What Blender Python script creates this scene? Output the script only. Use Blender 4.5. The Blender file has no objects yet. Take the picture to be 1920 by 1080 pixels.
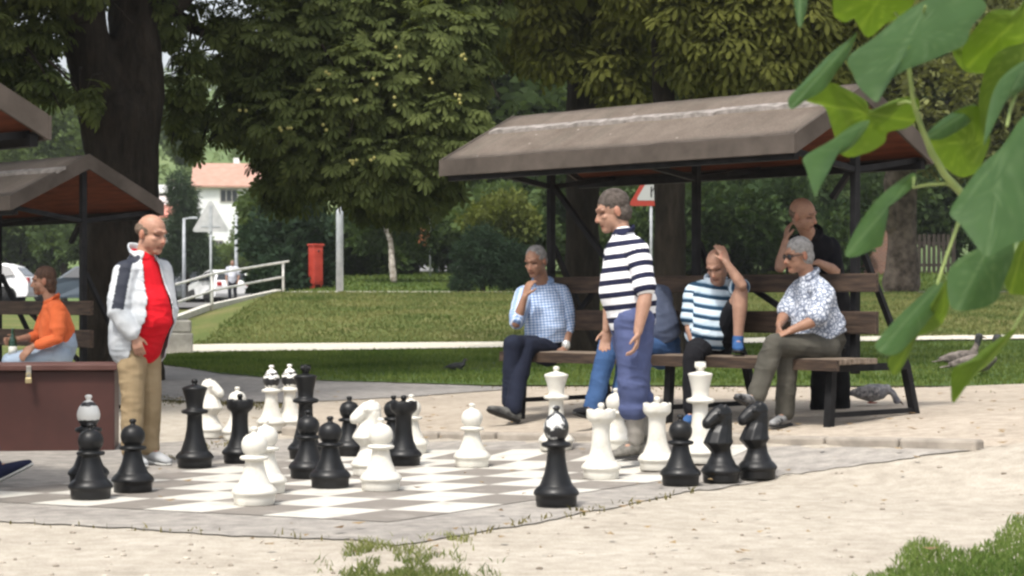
import bpy, bmesh, math, random
import numpy as np
from mathutils import Vector, Matrix, noise as mnoise

random.seed(7); RNG = np.random.default_rng(11)
S = bpy.context.scene
COL = S.collection
F = 3800.0            # focal length in pixels of the 1920 px wide photograph
HZ = 565.0            # image row of the horizon
CAMH = 1.05
R = math.radians

# ------------------------------------------------------------------ camera
cd = bpy.data.cameras.new('camera'); cam = bpy.data.objects.new('camera', cd); COL.objects.link(cam)
cam.location = (0, 0, CAMH); cam.rotation_euler = (R(90), 0, 0)
cd.sensor_width = 36.0; cd.lens = 36.0 * F / 1920.0
cd.shift_y = (HZ - 540.0) / 1920.0
cd.clip_start = 0.1; cd.clip_end = 3000
cd.dof.use_dof = True; cd.dof.focus_distance = 13.5; cd.dof.aperture_fstop = 7.0
S.camera = cam
# ------------------------------------------------------------------ sky and sun
SUN_EL, SUN_AZ = 60.0, 205.0     # azimuth clockwise from +Y
W = bpy.data.worlds.new('World'); S.world = W; W.use_nodes = True
wn = W.node_tree; bg = wn.nodes['Background']
sky = wn.nodes.new('ShaderNodeTexSky'); sky.sky_type = 'NISHITA'; sky.sun_disc = False
sky.sun_elevation = R(SUN_EL); sky.sun_rotation = R(SUN_AZ)
sky.air_density = 1.0; sky.dust_density = 4.0; sky.ozone_density = 1.0
hs = wn.nodes.new('ShaderNodeHueSaturation'); hs.inputs['Saturation'].default_value = 0.35
wn.links.new(sky.outputs[0], hs.inputs['Color']); wn.links.new(hs.outputs[0], bg.inputs['Color'])
bg.inputs['Strength'].default_value = 0.13
sd = bpy.data.lights.new('sun', 'SUN'); sd.energy = 1.9; sd.angle = R(7.0); sd.color = (1.0, 0.95, 0.87)
sun = bpy.data.objects.new('sun', sd); COL.objects.link(sun)
az = R(SUN_AZ); el = R(SUN_EL)
sdir = Vector((math.sin(az) * math.cos(el), math.cos(az) * math.cos(el), math.sin(el)))
sun.rotation_euler = sdir.to_track_quat('Z', 'Y').to_euler()
S.view_settings.view_transform = 'Standard'; S.view_settings.look = 'None'
S.view_settings.exposure = 1.02; S.view_settings.gamma = 1.0
S.render.engine = 'CYCLES'
S.cycles.filter_width = 2.5
S.cycles.max_bounces = 6; S.cycles.transmission_bounces = 4; S.cycles.transparent_max_bounces = 4

# ------------------------------------------------------------------ picture -> place
def W3(px, py, Y): return Vector(((px - 960.0) / F * Y, Y, CAMH - (py - HZ) / F * Y))
def lerp(a, b, t): return a + (b - a) * t
def sm(a, b, x):
    t = min(1.0, max(0.0, (x - a) / (b - a))); return t * t * (3 - 2 * t)
def pw(pts, x):
    return float(np.interp(x, [p[0] for p in pts], [p[1] for p in pts]))
KD = (0.787, -0.617); KN = (0.617, 0.787); K0 = (-1.77, 16.0)   # kerb direction, its normal, a point on it
def kerb_s(x, y): return (x - K0[0]) * KN[0] + (y - K0[1]) * KN[1]
def zpad(x, s): return 0.03 + 0.04 * min(6.5, max(0.0, x + 1.8)) + 0.03 * min(1.5, max(0.0, s))
def zground(x, y):
    """lie of the land"""
    s = kerb_s(x, y)
    if s < 0:
        zn = sm(-1.3, 0.0, s) * (zpad(x, 0) - 0.03)
    else:
        zn = zpad(x, s)
    if y < 18: base = zn
    else:
        zl = pw(((18, .10), (22, .16), (30, .24), (36, .32), (50, .62), (70, .95), (2000, 1.0)), y)
        zm = pw(((18, .10), (22, .16), (30, .24), (36, .32), (40, .74), (44, 1.06), (47.5, 1.24), (50.5, 1.27), (60, 1.82), (72, 2.1), (120, 2.4), (2000, 2.5)), y)
        f = sm(-8.4, -5.4, x)
        zf = zl + (zm - zl) * f
        t = sm(18, 21, y)
        base = zn * (1 - t) + zf * t
    return base
def gp(px, py):
    """point of the ground under a pixel"""
    Y = 12.0
    lo, hi = 3.0, 140.0
    for _ in range(60):
        mid = 0.5 * (lo + hi)
        z = zground((px - 960) / F * mid, mid)
        row = HZ + F * (CAMH - z) / mid
        if row > py: lo = mid
        else: hi = mid
    return W3(px, py, lo)
def on_ground(px, Y):
    x = (px - 960) / F * Y
    return Vector((x, Y, zground(x, Y)))

# ------------------------------------------------------------------ object helpers
def tag(o, label=None, cat=None, group=None, kind=None):
    if label: o['label'] = label
    if cat: o['category'] = cat
    if group: o['group'] = group
    if kind: o['kind'] = kind
    return o
def thing(name, label, cat, loc=(0, 0, 0), rz=0.0, group=None):
    o = bpy.data.objects.new(name, None); COL.objects.link(o); o.empty_display_size = .2
    o.location = loc; o.rotation_euler = (0, 0, rz)
    return tag(o, label, cat, group)
def mesh_obj(name, V, Fc, mat, parent=None, smooth=True, loc=(0, 0, 0)):
    me = bpy.data.meshes.new(name)
    V = [tuple(v) for v in V] if not isinstance(V, np.ndarray) else V.tolist()
    Fc = Fc.tolist() if isinstance(Fc, np.ndarray) else [list(f) for f in Fc]
    me.from_pydata(V, [], Fc)
    me.polygons.foreach_set('use_smooth', np.full(len(me.polygons), smooth, dtype=bool))
    if mat is not None: me.materials.append(mat)
    me.update()
    o = bpy.data.objects.new(name, me); COL.objects.link(o); o.location = loc
    if parent is not None: o.parent = parent
    return o
def set_attr(o, name, vals):
    a = o.data.attributes.new(name, 'FLOAT', 'POINT'); a.data.foreach_set('value', np.asarray(vals, dtype=np.float32))
def set_col(o, name, vals):
    a = o.data.attributes.new(name, 'FLOAT_COLOR', 'POINT'); a.data.foreach_set('color', np.asarray(vals, dtype=np.float32).ravel())
def copy_tree(o, parent=None):
    c = o.copy(); COL.objects.link(c); c.parent = parent
    for ch in list(o.children): copy_tree(ch, c)
    return c

class MB:
    """collects closed shapes as plain vertex / face lists"""
    def __init__(s): s.V = []; s.F = []
    def add(s, V, Fc):
        n = len(s.V); s.V += [tuple(v) for v in V]; s.F += [[i + n for i in f] for f in Fc]; return s
    def box(s, c, size, rot=None, bev=0.0):
        c = Vector(c); hx, hy, hz = size[0] / 2, size[1] / 2, size[2] / 2
        M = rot if rot is not None else Matrix.Identity(3)
        if bev <= 0:
            v = [c + M @ Vector((x * hx, y * hy, z * hz)) for z in (-1, 1) for x, y in ((-1, -1), (1, -1), (1, 1), (-1, 1))]
            return s.add(v, [(3, 2, 1, 0), (4, 5, 6, 7), (0, 1, 5, 4), (1, 2, 6, 5), (2, 3, 7, 6), (3, 0, 4, 7)])
        bm = bmesh.new(); bmesh.ops.create_cube(bm, size=1)
        for v in bm.verts: v.co = Vector((v.co.x * size[0], v.co.y * size[1], v.co.z * size[2]))
        bmesh.ops.bevel(bm, geom=bm.edges[:], offset=bev, segments=2, affect='EDGES', profile=.5)
        bm.verts.index_update()
        V = [c + M @ v.co for v in bm.verts]; Fc = [[v.index for v in f.verts] for f in bm.faces]; bm.free()
        return s.add(V, Fc)
    def bar(s, a, b, w, h=None, up=(0, 0, 1), bev=0.0):
        a = Vector(a); b = Vector(b); h = w if h is None else h
        d = (b - a); L = d.length; d.normalize(); u = Vector(up)
        if abs(d.dot(u)) > .99: u = Vector((0, 1, 0))
        sd_ = d.cross(u).normalized(); u2 = sd_.cross(d)
        M = Matrix((d, sd_, u2)).transposed()
        return s.box((a + b) / 2, (L, w, h), M, bev)
    def tube(s, pts, rad, side=None, n=12, caps=True):
        """closed tube through points; rad = r or (r_side, r_front) per point"""
        P = [Vector(p) for p in pts]; m = len(P)
        RR = [(r, r) if not isinstance(r, (tuple, list)) else r for r in rad]
        T = []
        for i in range(m):
            t = (P[min(i + 1, m - 1)] - P[max(i - 1, 0)])
            T.append(t.normalized() if t.length > 1e-9 else Vector((0, 0, 1)))
        rings = []
        hint = Vector(side) if side is not None and not isinstance(side, list) else None
        prev = None
        def frame(t, i):
            nonlocal prev
            h = Vector(side[i]) if isinstance(side, list) else (hint if hint is not None else prev)
            if h is None or abs(h.normalized().dot(t)) > .98:
                h = Vector((1, 0, 0)) if abs(t.x) < .9 else Vector((0, 1, 0))
            a = (h - t * h.dot(t)).normalized(); prev = a
            return a, t.cross(a).normalized()
        if caps:
            a, b = frame(T[0], 0); r = RR[0]; k = min(r)
            for q in (0.98, .7, .35):
                rings.append([P[0] - T[0] * k * q + (a * math.cos(th) * r[0] + b * math.sin(th) * r[1]) * math.sqrt(max(0.01, 1 - q * q)) for th in [2 * math.pi * j / n for j in range(n)]])
        for i in range(m):
            a, b = frame(T[i], i); r = RR[i]
            rings.append([P[i] + a * math.cos(th) * r[0] + b * math.sin(th) * r[1] for th in [2 * math.pi * j / n for j in range(n)]])
        if caps:
            a, b = frame(T[-1], m - 1); r = RR[-1]; k = min(r)
            for q in (.35, .7, .98):
                rings.append([P[-1] + T[-1] * k * q + (a * math.cos(th) * r[0] + b * math.sin(th) * r[1]) * math.sqrt(max(0.01, 1 - q * q)) for th in [2 * math.pi * j / n for j in range(n)]])
        V = [v for rg in rings for v in rg]; Fc = []
        for i in range(len(rings) - 1):
            for j in range(n):
                k = (j + 1) % n
                Fc.append((i * n + j, i * n + k, (i + 1) * n + k, (i + 1) * n + j))
        Fc.append(list(range(n))[::-1]); Fc.append([(len(rings) - 1) * n + j for j in range(n)])
        return s.add(V, Fc)
    def ell(s, c, r, axes=None, nu=14, nv=9):
        c = Vector(c); A = axes if axes is not None else (Vector((1, 0, 0)), Vector((0, 1, 0)), Vector((0, 0, 1)))
        V = [c - A[2] * r[2]]; Fc = []
        for i in range(1, nv):
            ph = -math.pi / 2 + math.pi * i / nv
            for j in range(nu):
                th = 2 * math.pi * j / nu
                V.append(c + A[0] * (r[0] * math.cos(ph) * math.cos(th)) + A[1] * (r[1] * math.cos(ph) * math.sin(th)) + A[2] * (r[2] * math.sin(ph)))
        V.append(c + A[2] * r[2]); top = len(V) - 1
        for j in range(nu): Fc.append((0, 1 + (j + 1) % nu, 1 + j))
        for i in range(nv - 2):
            for j in range(nu):
                k = (j + 1) % nu; Fc.append((1 + i * nu + j, 1 + i * nu + k, 1 + (i + 1) * nu + k, 1 + (i + 1) * nu + j))
        for j in range(nu): Fc.append((top, 1 + (nv - 2) * nu + j, 1 + (nv - 2) * nu + (j + 1) % nu))
        return s.add(V, Fc)
    def lathe(s, prof, n=32, c=(0, 0, 0)):
        c = Vector(c); V = []; Fc = []; m = len(prof)
        for r, z in prof:
            for j in range(n):
                th = 2 * math.pi * j / n; V.append(c + Vector((r * math.cos(th), r * math.sin(th), z)))
        for i in range(m - 1):
            for j in range(n):
                k = (j + 1) % n; Fc.append((i * n + j, i * n + k, (i + 1) * n + k, (i + 1) * n + j))
        Fc.append(list(range(n))[::-1]); Fc.append([(m - 1) * n + j for j in range(n)])
        return s.add(V, Fc)
    def build(s, name, mat, parent=None, smooth=False, loc=(0, 0, 0)):
        return mesh_obj(name, s.V, s.F, mat, parent, smooth, loc)

def fuse(mb, voxel, smooth=3):
    """union of overlapping closed shapes as one continuous surface -> (V, F)"""
    me = bpy.data.meshes.new('tmp'); me.from_pydata(mb.V, [], mb.F); me.update()
    bm = bmesh.new(); bm.from_mesh(me); bmesh.ops.recalc_face_normals(bm, faces=bm.faces[:]); bm.to_mesh(me); bm.free()
    o = bpy.data.objects.new('tmp', me); COL.objects.link(o)
    m = o.modifiers.new('r', 'REMESH'); m.mode = 'VOXEL'; m.voxel_size = voxel; m.use_smooth_shade = True
    if smooth: q = o.modifiers.new('s', 'SMOOTH'); q.factor = .5; q.iterations = smooth
    dg = bpy.context.evaluated_depsgraph_get(); dg.update()
    ev = o.evaluated_get(dg); em = ev.to_mesh()
    V = np.empty(len(em.vertices) * 3, dtype=np.float32); em.vertices.foreach_get('co', V); V = V.reshape(-1, 3)
    Fc = [list(p.vertices) for p in em.polygons]
    N = np.empty(len(em.vertices) * 3, dtype=np.float32); em.vertices.foreach_get('normal', N); N = N.reshape(-1, 3)
    ev.to_mesh_clear(); bpy.data.objects.remove(o); bpy.data.meshes.remove(me)
    return V, Fc, N

# ------------------------------------------------------------------ materials
def srgb(r, g, b):
    f = lambda c: c / 12.92 if c <= .04045 else ((c + .055) / 1.055) ** 2.4
    return (f(r / 255), f(g / 255), f(b / 255), 1.0)
class Mat:
    def __init__(s, name, color=(.5, .5, .5, 1), rough=.7, spec=.3, metal=0.0):
        s.m = bpy.data.materials.new(name); s.m.use_nodes = True; s.t = s.m.node_tree; s.b = s.t.nodes['Principled BSDF']
        s.b.inputs['Base Color'].default_value = color; s.b.inputs['Roughness'].default_value = rough
        s.b.inputs['Specular IOR Level'].default_value = spec; s.b.inputs['Metallic'].default_value = metal
    def n(s, k, **kw):
        nd = s.t.nodes.new(k)
        for a, v in kw.items():
            if a in nd.inputs: nd.inputs[a].default_value = v
            else: setattr(nd, a, v)
        return nd
    def l(s, a, b): s.t.links.new(a, b)
    def coord(s, scale=1.0, kind='Object', vec=None):
        tc = s.n('ShaderNodeTexCoord'); mp = s.n('ShaderNodeMapping')
        mp.inputs['Scale'].default_value = vec if vec is not None else (scale,) * 3
        s.l(tc.outputs[kind], mp.inputs['Vector']); return mp.outputs[0]
    def noise(s, vec, scale, detail=4.0, rough=.55):
        q = s.n('ShaderNodeTexNoise'); q.inputs['Scale'].default_value = scale; q.inputs['Detail'].default_value = detail; q.inputs['Roughness'].default_value = rough
        if vec is not None: s.l(vec, q.inputs['Vector'])
        return q.outputs['Fac']
    def ramp(s, fac, stops, interp='LINEAR'):
        r = s.n('ShaderNodeValToRGB'); r.color_ramp.interpolation = interp
        e = r.color_ramp.elements
        while len(e) < len(stops): e.new(.5)
        for q, (p, c) in zip(e, stops): q.position = p; q.color = c
        s.l(fac, r.inputs[0]); return r.outputs[0]
    def mix(s, fac, a, b, mode='MIX'):
        q = s.n('ShaderNodeMix', data_type='RGBA', blend_type=mode)
        for i, v in ((0, fac), (6, a), (7, b)):
            if hasattr(v, 'is_linked') or isinstance(v, bpy.types.NodeSocket): s.l(v, q.inputs[i])
            else: q.inputs[i].default_value = v
        return q.outputs[2]
    def math(s, op, a, b=None, c=None):
        q = s.n('ShaderNodeMath', operation=op)
        for i, v in enumerate((a, b, c)):
            if v is None: continue
            if isinstance(v, bpy.types.NodeSocket): s.l(v, q.inputs[i])
            else: q.inputs[i].default_value = v
        return q.outputs[0]
    def attr(s, name, out='Fac'):
        q = s.n('ShaderNodeAttribute'); q.attribute_name = name; return q.outputs[out]
    def color(s, sock): s.l(sock, s.b.inputs['Base Color']); return s
    def rough(s, sock): s.l(sock, s.b.inputs['Roughness']); return s
    def bump(s, sock, strength=.3, dist=.01):
        q = s.n('ShaderNodeBump'); q.inputs['Strength'].default_value = strength; q.inputs['Distance'].default_value = dist
        s.l(sock, q.inputs['Height']); s.l(q.outputs[0], s.b.inputs['Normal']); return s
def two_tone(name, c1, c2, scale, rough=.8, lo=.35, hi=.65, bump=.0, dist=.01, spec=.25, detail=5, kind='Object', vec=None):
    m = Mat(name, c1, rough, spec); v = m.coord(kind=kind, vec=vec); f = m.noise(v, scale, detail)
    m.color(m.ramp(f, [(lo, c1), (hi, c2)]))
    if bump: m.bump(m.noise(v, scale * 4, 4), bump, dist)
    return m.m
def leaf_mat(name, c_dark, c_light, trans=.35, tcol=None, rough=.5):
    m = Mat(name, c_dark, .75, .06)
    f = m.attr('tint'); c = m.ramp(f, [(0, c_dark), (1, c_light)]); m.color(c)
    tr = m.n('ShaderNodeBsdfTranslucent'); mx = m.n('ShaderNodeMixShader'); mx.inputs[0].default_value = trans
    c2 = m.mix(1.0, c, tcol or (1.3, 1.3, .6, 1), 'MULTIPLY'); m.l(c2, tr.inputs['Color'])
    out = m.t.nodes['Material Output']; m.l(m.b.outputs[0], mx.inputs[1]); m.l(tr.outputs[0], mx.inputs[2]); m.l(mx.outputs[0], out.inputs['Surface'])
    return m.m

def gravel_mat(name, base, dark, pale, speck=.5):
    m = Mat(name, base, .95, .15); v = m.coord(kind='Object')
    big = m.noise(v, .9, 5, .6); mid = m.noise(v, 9, 4, .6); fine = m.noise(v, 120, 2, .6)
    c = m.ramp(big, [(.3, dark), (.5, base), (.7, pale)])
    c = m.mix(.6, c, m.ramp(mid, [(.35, dark), (.5, base), (.65, pale)]))
    c = m.mix(speck, c, m.ramp(fine, [(.3, (.45, .42, .38, 1)), (.55, (1, 1, 1, 1)), (.75, (1.15, 1.12, 1.05, 1))]), 'MULTIPLY')
    m.color(c); m.bump(m.math('ADD', fine, m.math('MULTIPLY', mid, 1.2)), .4, .012)
    return m.m
M = {}
M['gravel'] = gravel_mat('gravel', (.40, .36, .30, 1), (.31, .275, .228, 1), (.47, .43, .368, 1))
M['pad'] = gravel_mat('pad_gravel', (.40, .345, .28, 1), (.29, .25, .205, 1), (.48, .42, .35, 1))
M['asphalt'] = gravel_mat('court_asphalt', (.30, .28, .255, 1), (.20, .185, .17, 1), (.40, .37, .33, 1), .4)
M['path'] = gravel_mat('path_paving', (.58, .54, .45, 1), (.46, .43, .36, 1), (.66, .62, .53, 1), .3)
def lawn_mat(name, a, b, c, sc=1.2):
    m = Mat(name, a, .95, .1); v = m.coord(kind='Object')
    n1 = m.noise(v, sc, 5, .65); n2 = m.noise(v, 28, 3, .6)
    k = m.ramp(n1, [(.3, a), (.5, b), (.72, c)])
    k = m.mix(.5, k, m.ramp(n2, [(.3, (.45, .45, .4, 1)), (.7, (1.4, 1.4, 1.2, 1))]), 'MULTIPLY')
    m.color(k); m.bump(n2, .8, .03); return m.m
M['lawn'] = lawn_mat('lawn_turf', (.055, .09, .026, 1), (.075, .115, .034, 1), (.105, .13, .045, 1))
M['mound'] = lawn_mat('bank_turf', (.075, .11, .032, 1), (.115, .135, .045, 1), (.20, .165, .08, 1), .8)
M['dirt'] = gravel_mat('ground_dirt', (.30, .26, .20, 1), (.19, .165, .12, 1), (.38, .34, .27, 1))
# ------------------------------------------------------------------ the lie of the land
def axis(segs):
    out = []
    for a, b, st in segs:
        out += list(np.arange(a, b, st))
    out.append(segs[-1][1]); return out
xs = axis([(-1500, -300, 300), (-300, -60, 40), (-60, -14, 3), (-14, 14, .35), (14, 60, 3), (60, 300, 40), (300, 1500, 300)])
ys = axis([(-30, 4, 4), (4, 18, .25), (18, 76, .8), (76, 130, 6), (130, 400, 45), (400, 2400, 400)])
V = [(x, y, zground(x, y) - .03) for y in ys for x in xs]
nx = len(xs); Fc = []; mi = []
for j in range(len(ys) - 1):
    for i in range(nx - 1):
        Fc.append((j * nx + i, j * nx + i + 1, (j + 1) * nx + i + 1, (j + 1) * nx + i)); mi.append(0 if ys[j] < 22 else 1)
g = mesh_obj('ground', V, Fc, M['gravel']); g.data.materials.append(M['mound'])
g.data.polygons.foreach_set('material_index', mi); tag(g, kind='structure')

def resample(P, n):
    P = [Vector((p[0], p[1])) for p in P]; d = [0]
    for a, b in zip(P, P[1:]): d.append(d[-1] + (b - a).length)
    t = np.linspace(0, d[-1], n)
    return np.stack([np.interp(t, d, [p.x for p in P]), np.interp(t, d, [p.y for p in P])], 1)
def ruled(name, A, B, mat, off, nu=80, nv=20, kind='structure', jit=0.0, zf=zground):
    a = resample(A, nu); b = resample(B, nu); V = []; Fc = []
    for i in range(nu):
        for j in range(nv):
            t = j / (nv - 1); x, y = a[i] * (1 - t) + b[i] * t
            if jit and (j in (0, nv - 1)): y += jit * (mnoise.noise(Vector((x * 2.3, y * 2.3, 3))) + .5 * mnoise.noise(Vector((x * 9, y * 9, 1))))
            V.append((x, y, zf(x, y) + off))
    for i in range(nu - 1):
        for j in range(nv - 1):
            Fc.append((i * nv + j, (i + 1) * nv + j, (i + 1) * nv + j + 1, i * nv + j + 1))
    o = mesh_obj(name, V, Fc, mat); return tag(o, kind=kind)
def gpx(lst): return [(p.x, p.y) for p in (gp(*q) for q in lst)]

kerb_px = [(535, 808), (640, 809), (800, 812), (1000, 816), (1300, 822), (1570, 828), (1840, 834)]
court_front = gpx([(-300, 956), (0, 968), (330, 986), (640, 1002), (740, 1012), (870, 993), (1060, 960), (1300, 912), (1480, 880), (1700, 850), (1850, 834)])
court_back = gpx([(-300, 838), (0, 836), (300, 824), (430, 815)] + kerb_px)
ruled('court', court_front, court_back, M['asphalt'], -.023, 260, 60, jit=.11)
kw = gpx(kerb_px)
# kerb stones
mk = MB(); kr = resample(kw, 12)
for a, b in zip(kr[:-1], kr[1:]):
    za, zb = zground(*a), zground(*b); d = (Vector(b) - Vector(a)).normalized() * .008
    mk.bar((a[0] + d.x, a[1] + d.y, za - .018 + .008 * mnoise.noise(Vector((a[0] * 3, a[1] * 3, 1)))), (b[0] - d.x, b[1] - d.y, zb - .018 + .008 * mnoise.noise(Vector((b[0] * 3, b[1] * 3, 2)))), .12, .10, bev=.018)
mk_m = two_tone('kerb_concrete', (.22, .195, .165, 1), (.36, .32, .27, 1), 4, .95, bump=.5)
tag(mk.build('kerb', mk_m), kind='structure')
lawn_edge = [(250, 668), (320, 684), (420, 700), (560, 711), (900, 721), (1300, 722), (1960, 723), (2600, 723)]
pad_front = [(p[0] + .05, p[1] + .075) for p in kw] + gpx([(2600, 832)])
ruled('gravel_pad', pad_front, gpx(lawn_edge[3:]), M['pad'], -.02, 120, 60)
# asphalt apron on the left, behind the court
M['apron'] = gravel_mat('apron_asphalt', (.25, .235, .22, 1), (.18, .17, .16, 1), (.33, .31, .29, 1), .4)
ruled('asphalt_apron', gpx([(230, 742), (330, 748), (520, 752), (760, 742), (960, 727)]), gpx([(240, 668), (320, 685), (520, 708), (760, 717), (980, 724)]), M['apron'], -.012, 60, 24, jit=.08)
path_f = [(200, 672), (420, 662), (900, 655), (1100, 650), (1650, 641), (2000, 637), (2600, 635)]
path_b = [(200, 652), (420, 648), (900, 644), (1100, 641), (1650, 633), (2000, 630), (2600, 628)]
ruled('lawn', gpx(lawn_edge), gpx(path_f), M['lawn'], -.004, 120, 40, jit=.06)
ruled('path', gpx(path_f), gpx(path_b), M['path'], .03, 120, 8, jit=.08)
def rowY(Y, pxs): return [((p - 960) / F * Y, Y) for p in pxs]
bank_f = gpx([(352, 650), (420, 648), (900, 644), (1100, 641), (1650, 633), (2000, 630), (2600, 628)]); bank_b = rowY(47.6, (520, 600, 900, 1100, 1650, 2600))
ruled('grass_bank', bank_f, bank_b, M['mound'], .012, 120, 30)
ruled('upper_path', rowY(47.8, (520, 900, 2600)), rowY(50.4, (510, 900, 2600)), M['path'], .03, 80, 5, jit=.15)
up_f = rowY(50.4, (500, 900, 2600)); up_b = rowY(66, (540, 900, 2600))
ruled('upper_lawn', up_f, up_b, M['lawn'], .02, 100, 16)
# left: sloping footpath beside the railing and the car park
fp = [(-7.05, 36.0), (-6.9, 39.0), (-6.6, 44.0), (-5.75, 49.5)]
ruled('sloping_path', [(x - 1.6, y + .5) for x, y in fp], fp, M['path'], .04, 40, 6)
M['road'] = gravel_mat('road_asphalt', (.15, .148, .145, 1), (.11, .11, .11, 1), (.2, .195, .19, 1), .3)
ruled('road', [(-40, 62), (-6.5, 62), (10, 80), (40, 84)], [(-40, 86), (-6.5, 86), (10, 90), (40, 94)], M['road'], .05, 60, 12)

# ------------------------------------------------------------------ the painted chess board
KB = Vector((-.60, 9.83)); U = Vector((-.3257, .1497)); VV = Vector((.279, .425))
def square_mesh(par):
    V = []; Fc = []
    for i in range(8):
        for j in range(8):
            if (i + j) % 2 != par: continue
            n0 = len(V)
            for a in range(5):
                for b in range(5):
                    p = KB + U * (i + a / 4) + VV * (j + b / 4)
                    p = p + Vector((mnoise.noise(Vector((p.x * 7, p.y * 7, 0))), mnoise.noise(Vector((p.x * 7, p.y * 7, 9))))) * .012
                    V.append((p.x, p.y, zground(p.x, p.y) - .023 + .0035))
            for a in range(4):
                for b in range(4): Fc.append((n0 + a * 5 + b, n0 + a * 5 + b + 1, n0 + a * 5 + b + 6, n0 + a * 5 + b + 5))
    for k, f in enumerate(Fc): Fc[k] = f[::-1]
    return V, Fc
def paint(name, c, worn):
    m = Mat(name, c, .75, .3); v = m.coord(); f = m.noise(v, 5, 6, .7)
    m.color(m.ramp(f, [(.28, worn), (.46, c)])); m.bump(m.noise(v, 90, 3), .3, .006); return m.m
tag(mesh_obj('white_board_squares', *square_mesh(1), paint('white_paint', (.52, .50, .45, 1), (.36, .34, .305, 1))), kind='structure')
tag(mesh_obj('dark_board_squares', *square_mesh(0), paint('dark_paint', (.20, .18, .158, 1), (.30, .275, .245, 1))), kind='structure')

# ------------------------------------------------------------------ grass blades, litter
def blades(name, pts, h, w, mat, spread=.5):
    n = len(pts); P = np.array(pts, dtype=np.float64)
    ang = RNG.uniform(0, 2 * np.pi, n); hh = h * RNG.uniform(.45, 1.25, n); ww = w * RNG.uniform(.6, 1.3, n)
    lean = RNG.uniform(0, spread, n) * hh; la = RNG.uniform(0, 2 * np.pi, n)
    dx = np.stack([np.cos(ang), np.sin(ang), np.zeros(n)], 1) * ww[:, None] / 2
    tip = P + np.stack([np.cos(la) * lean, np.sin(la) * lean, hh], 1)
    mid = P + np.stack([np.cos(la) * lean * .3, np.sin(la) * lean * .3, hh * .55], 1)
    V = np.stack([P - dx, P + dx, mid + dx * .7, tip, mid - dx * .7], 1).reshape(-1, 3)
    base = np.arange(n)[:, None] * 5
    Fc = (base + np.array([[0, 1, 2, 3, 4]])).tolist()
    o = mesh_obj(name, V, Fc, mat, smooth=False)
    cl = np.array([mnoise.noise(Vector((p[0] * .8, p[1] * .8, 5))) for p in P])
    t = np.clip(.45 + .55 * cl + RNG.normal(0, .16, n), 0, 1); set_attr(o, 'tint', np.repeat(t, 5))
    return tag(o, kind='stuff')
def scatter_ruled(A, B, n, off=0.0, bias=None):
    a = resample(A, 200); b = resample(B, 200); out = []
    while len(out) < n:
        i = RNG.integers(0, 200); t = RNG.random(); x, y = a[i] * (1 - t) + b[i] * t
        x += RNG.normal(0, .05); out.append((x, y, zground(x, y) + off))
    return out
GM = leaf_mat('grass_blades', (.045, .08, .015, 1), (.15, .19, .05, 1), .25)
GM2 = leaf_mat('dry_grass_blades', (.06, .10, .025, 1), (.23, .225, .09, 1), .25)
tag(blades('lawn_grass', scatter_ruled(gpx([(200, 675)] + lawn_edge[1:]), gpx(path_f), 54000), .05, .022, GM), 'short mown green grass of the lawn strip behind the chess court', 'grass')
tag(blades('bank_grass', scatter_ruled(bank_f, bank_b, 90000), .065, .030, GM2, .8), 'longer patchy grass with dry straw tufts on the bank', 'grass')
tag(blades('upper_grass', scatter_ruled(up_f, up_b, 28000), .09, .06, GM, .8), 'green grass on the upper lawn beyond the bank', 'grass')
def patch(cx, cy, rx, ry, n, pw_=1.0):
    out = []
    while len(out) < n:
        a = RNG.uniform(0, 2 * math.pi); r = RNG.random() ** pw_
        px = cx + rx * r * math.cos(a); py = cy + ry * r * math.sin(a)
        if mnoise.noise(Vector((px * .02, py * .05, 2))) < -.12 + .2 * (RNG.random() - .5): continue
        p = gp(px, py); out.append((p.x, p.y, p.z - .03))
    return out
GF = leaf_mat('front_grass_blades', (.06, .10, .025, 1), (.30, .30, .12, 1), .3)
pts = patch(765, 1060, 120, 48, 1250, .8) + patch(690, 1022, 55, 18, 260, .8) + patch(880, 1080, 70, 26, 240) + patch(840, 1000, 50, 9, 90) + patch(720, 1075, 110, 30, 420) + patch(760, 1050, 190, 60, 160)
blades('grass_tuft', pts, .034, .006, GF, 1.3)
tag(bpy.data.objects['grass_tuft'], 'ragged tuft of grass at the near corner of the court', 'grass')
pts = []
while len(pts) < 13000:
    px = RNG.uniform(1590, 2000); py = RNG.uniform(955, 1150)
    edge = 1062 - (px - 1590) * .30 - 18 * math.sin(px * .03) + 26 * mnoise.noise(Vector((px * .015, py * .03, 7)))
    if py < edge: continue
    if RNG.random() > min(1, (py - edge) / 60 + .25): continue
    p = gp(px, py); pts.append((p.x, p.y, p.z - .03))
tag(blades('corner_grass', pts, .030, .008, leaf_mat('corner_grass_blades', (.055, .105, .022, 1), (.22, .28, .085, 1), .3), 1.0), 'bright grass growing into the gravel at the lower right corner', 'grass')
# weeds along edges
pts = []
for a, b, n in (((250, 742), (540, 758), 900), ((0, 968), (640, 1002), 30), ((870, 993), (1300, 912), 90), ((300, 860), (520, 800), 120), ((900, 723), (1960, 724), 900)):
    for _ in range(n):
        t = RNG.random(); q = gp(a[0] + (b[0] - a[0]) * t, a[1] + (b[1] - a[1]) * t + RNG.normal(0, 3)); pts.append((q.x, q.y, q.z - .03))
tag(blades('edge_weeds', pts, .035, .012, leaf_mat('weed_blades', (.05, .05, .02, 1), (.22, .19, .08, 1), .2), 1.0), 'thin dry weeds along the edges of the paving', 'weeds')
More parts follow.
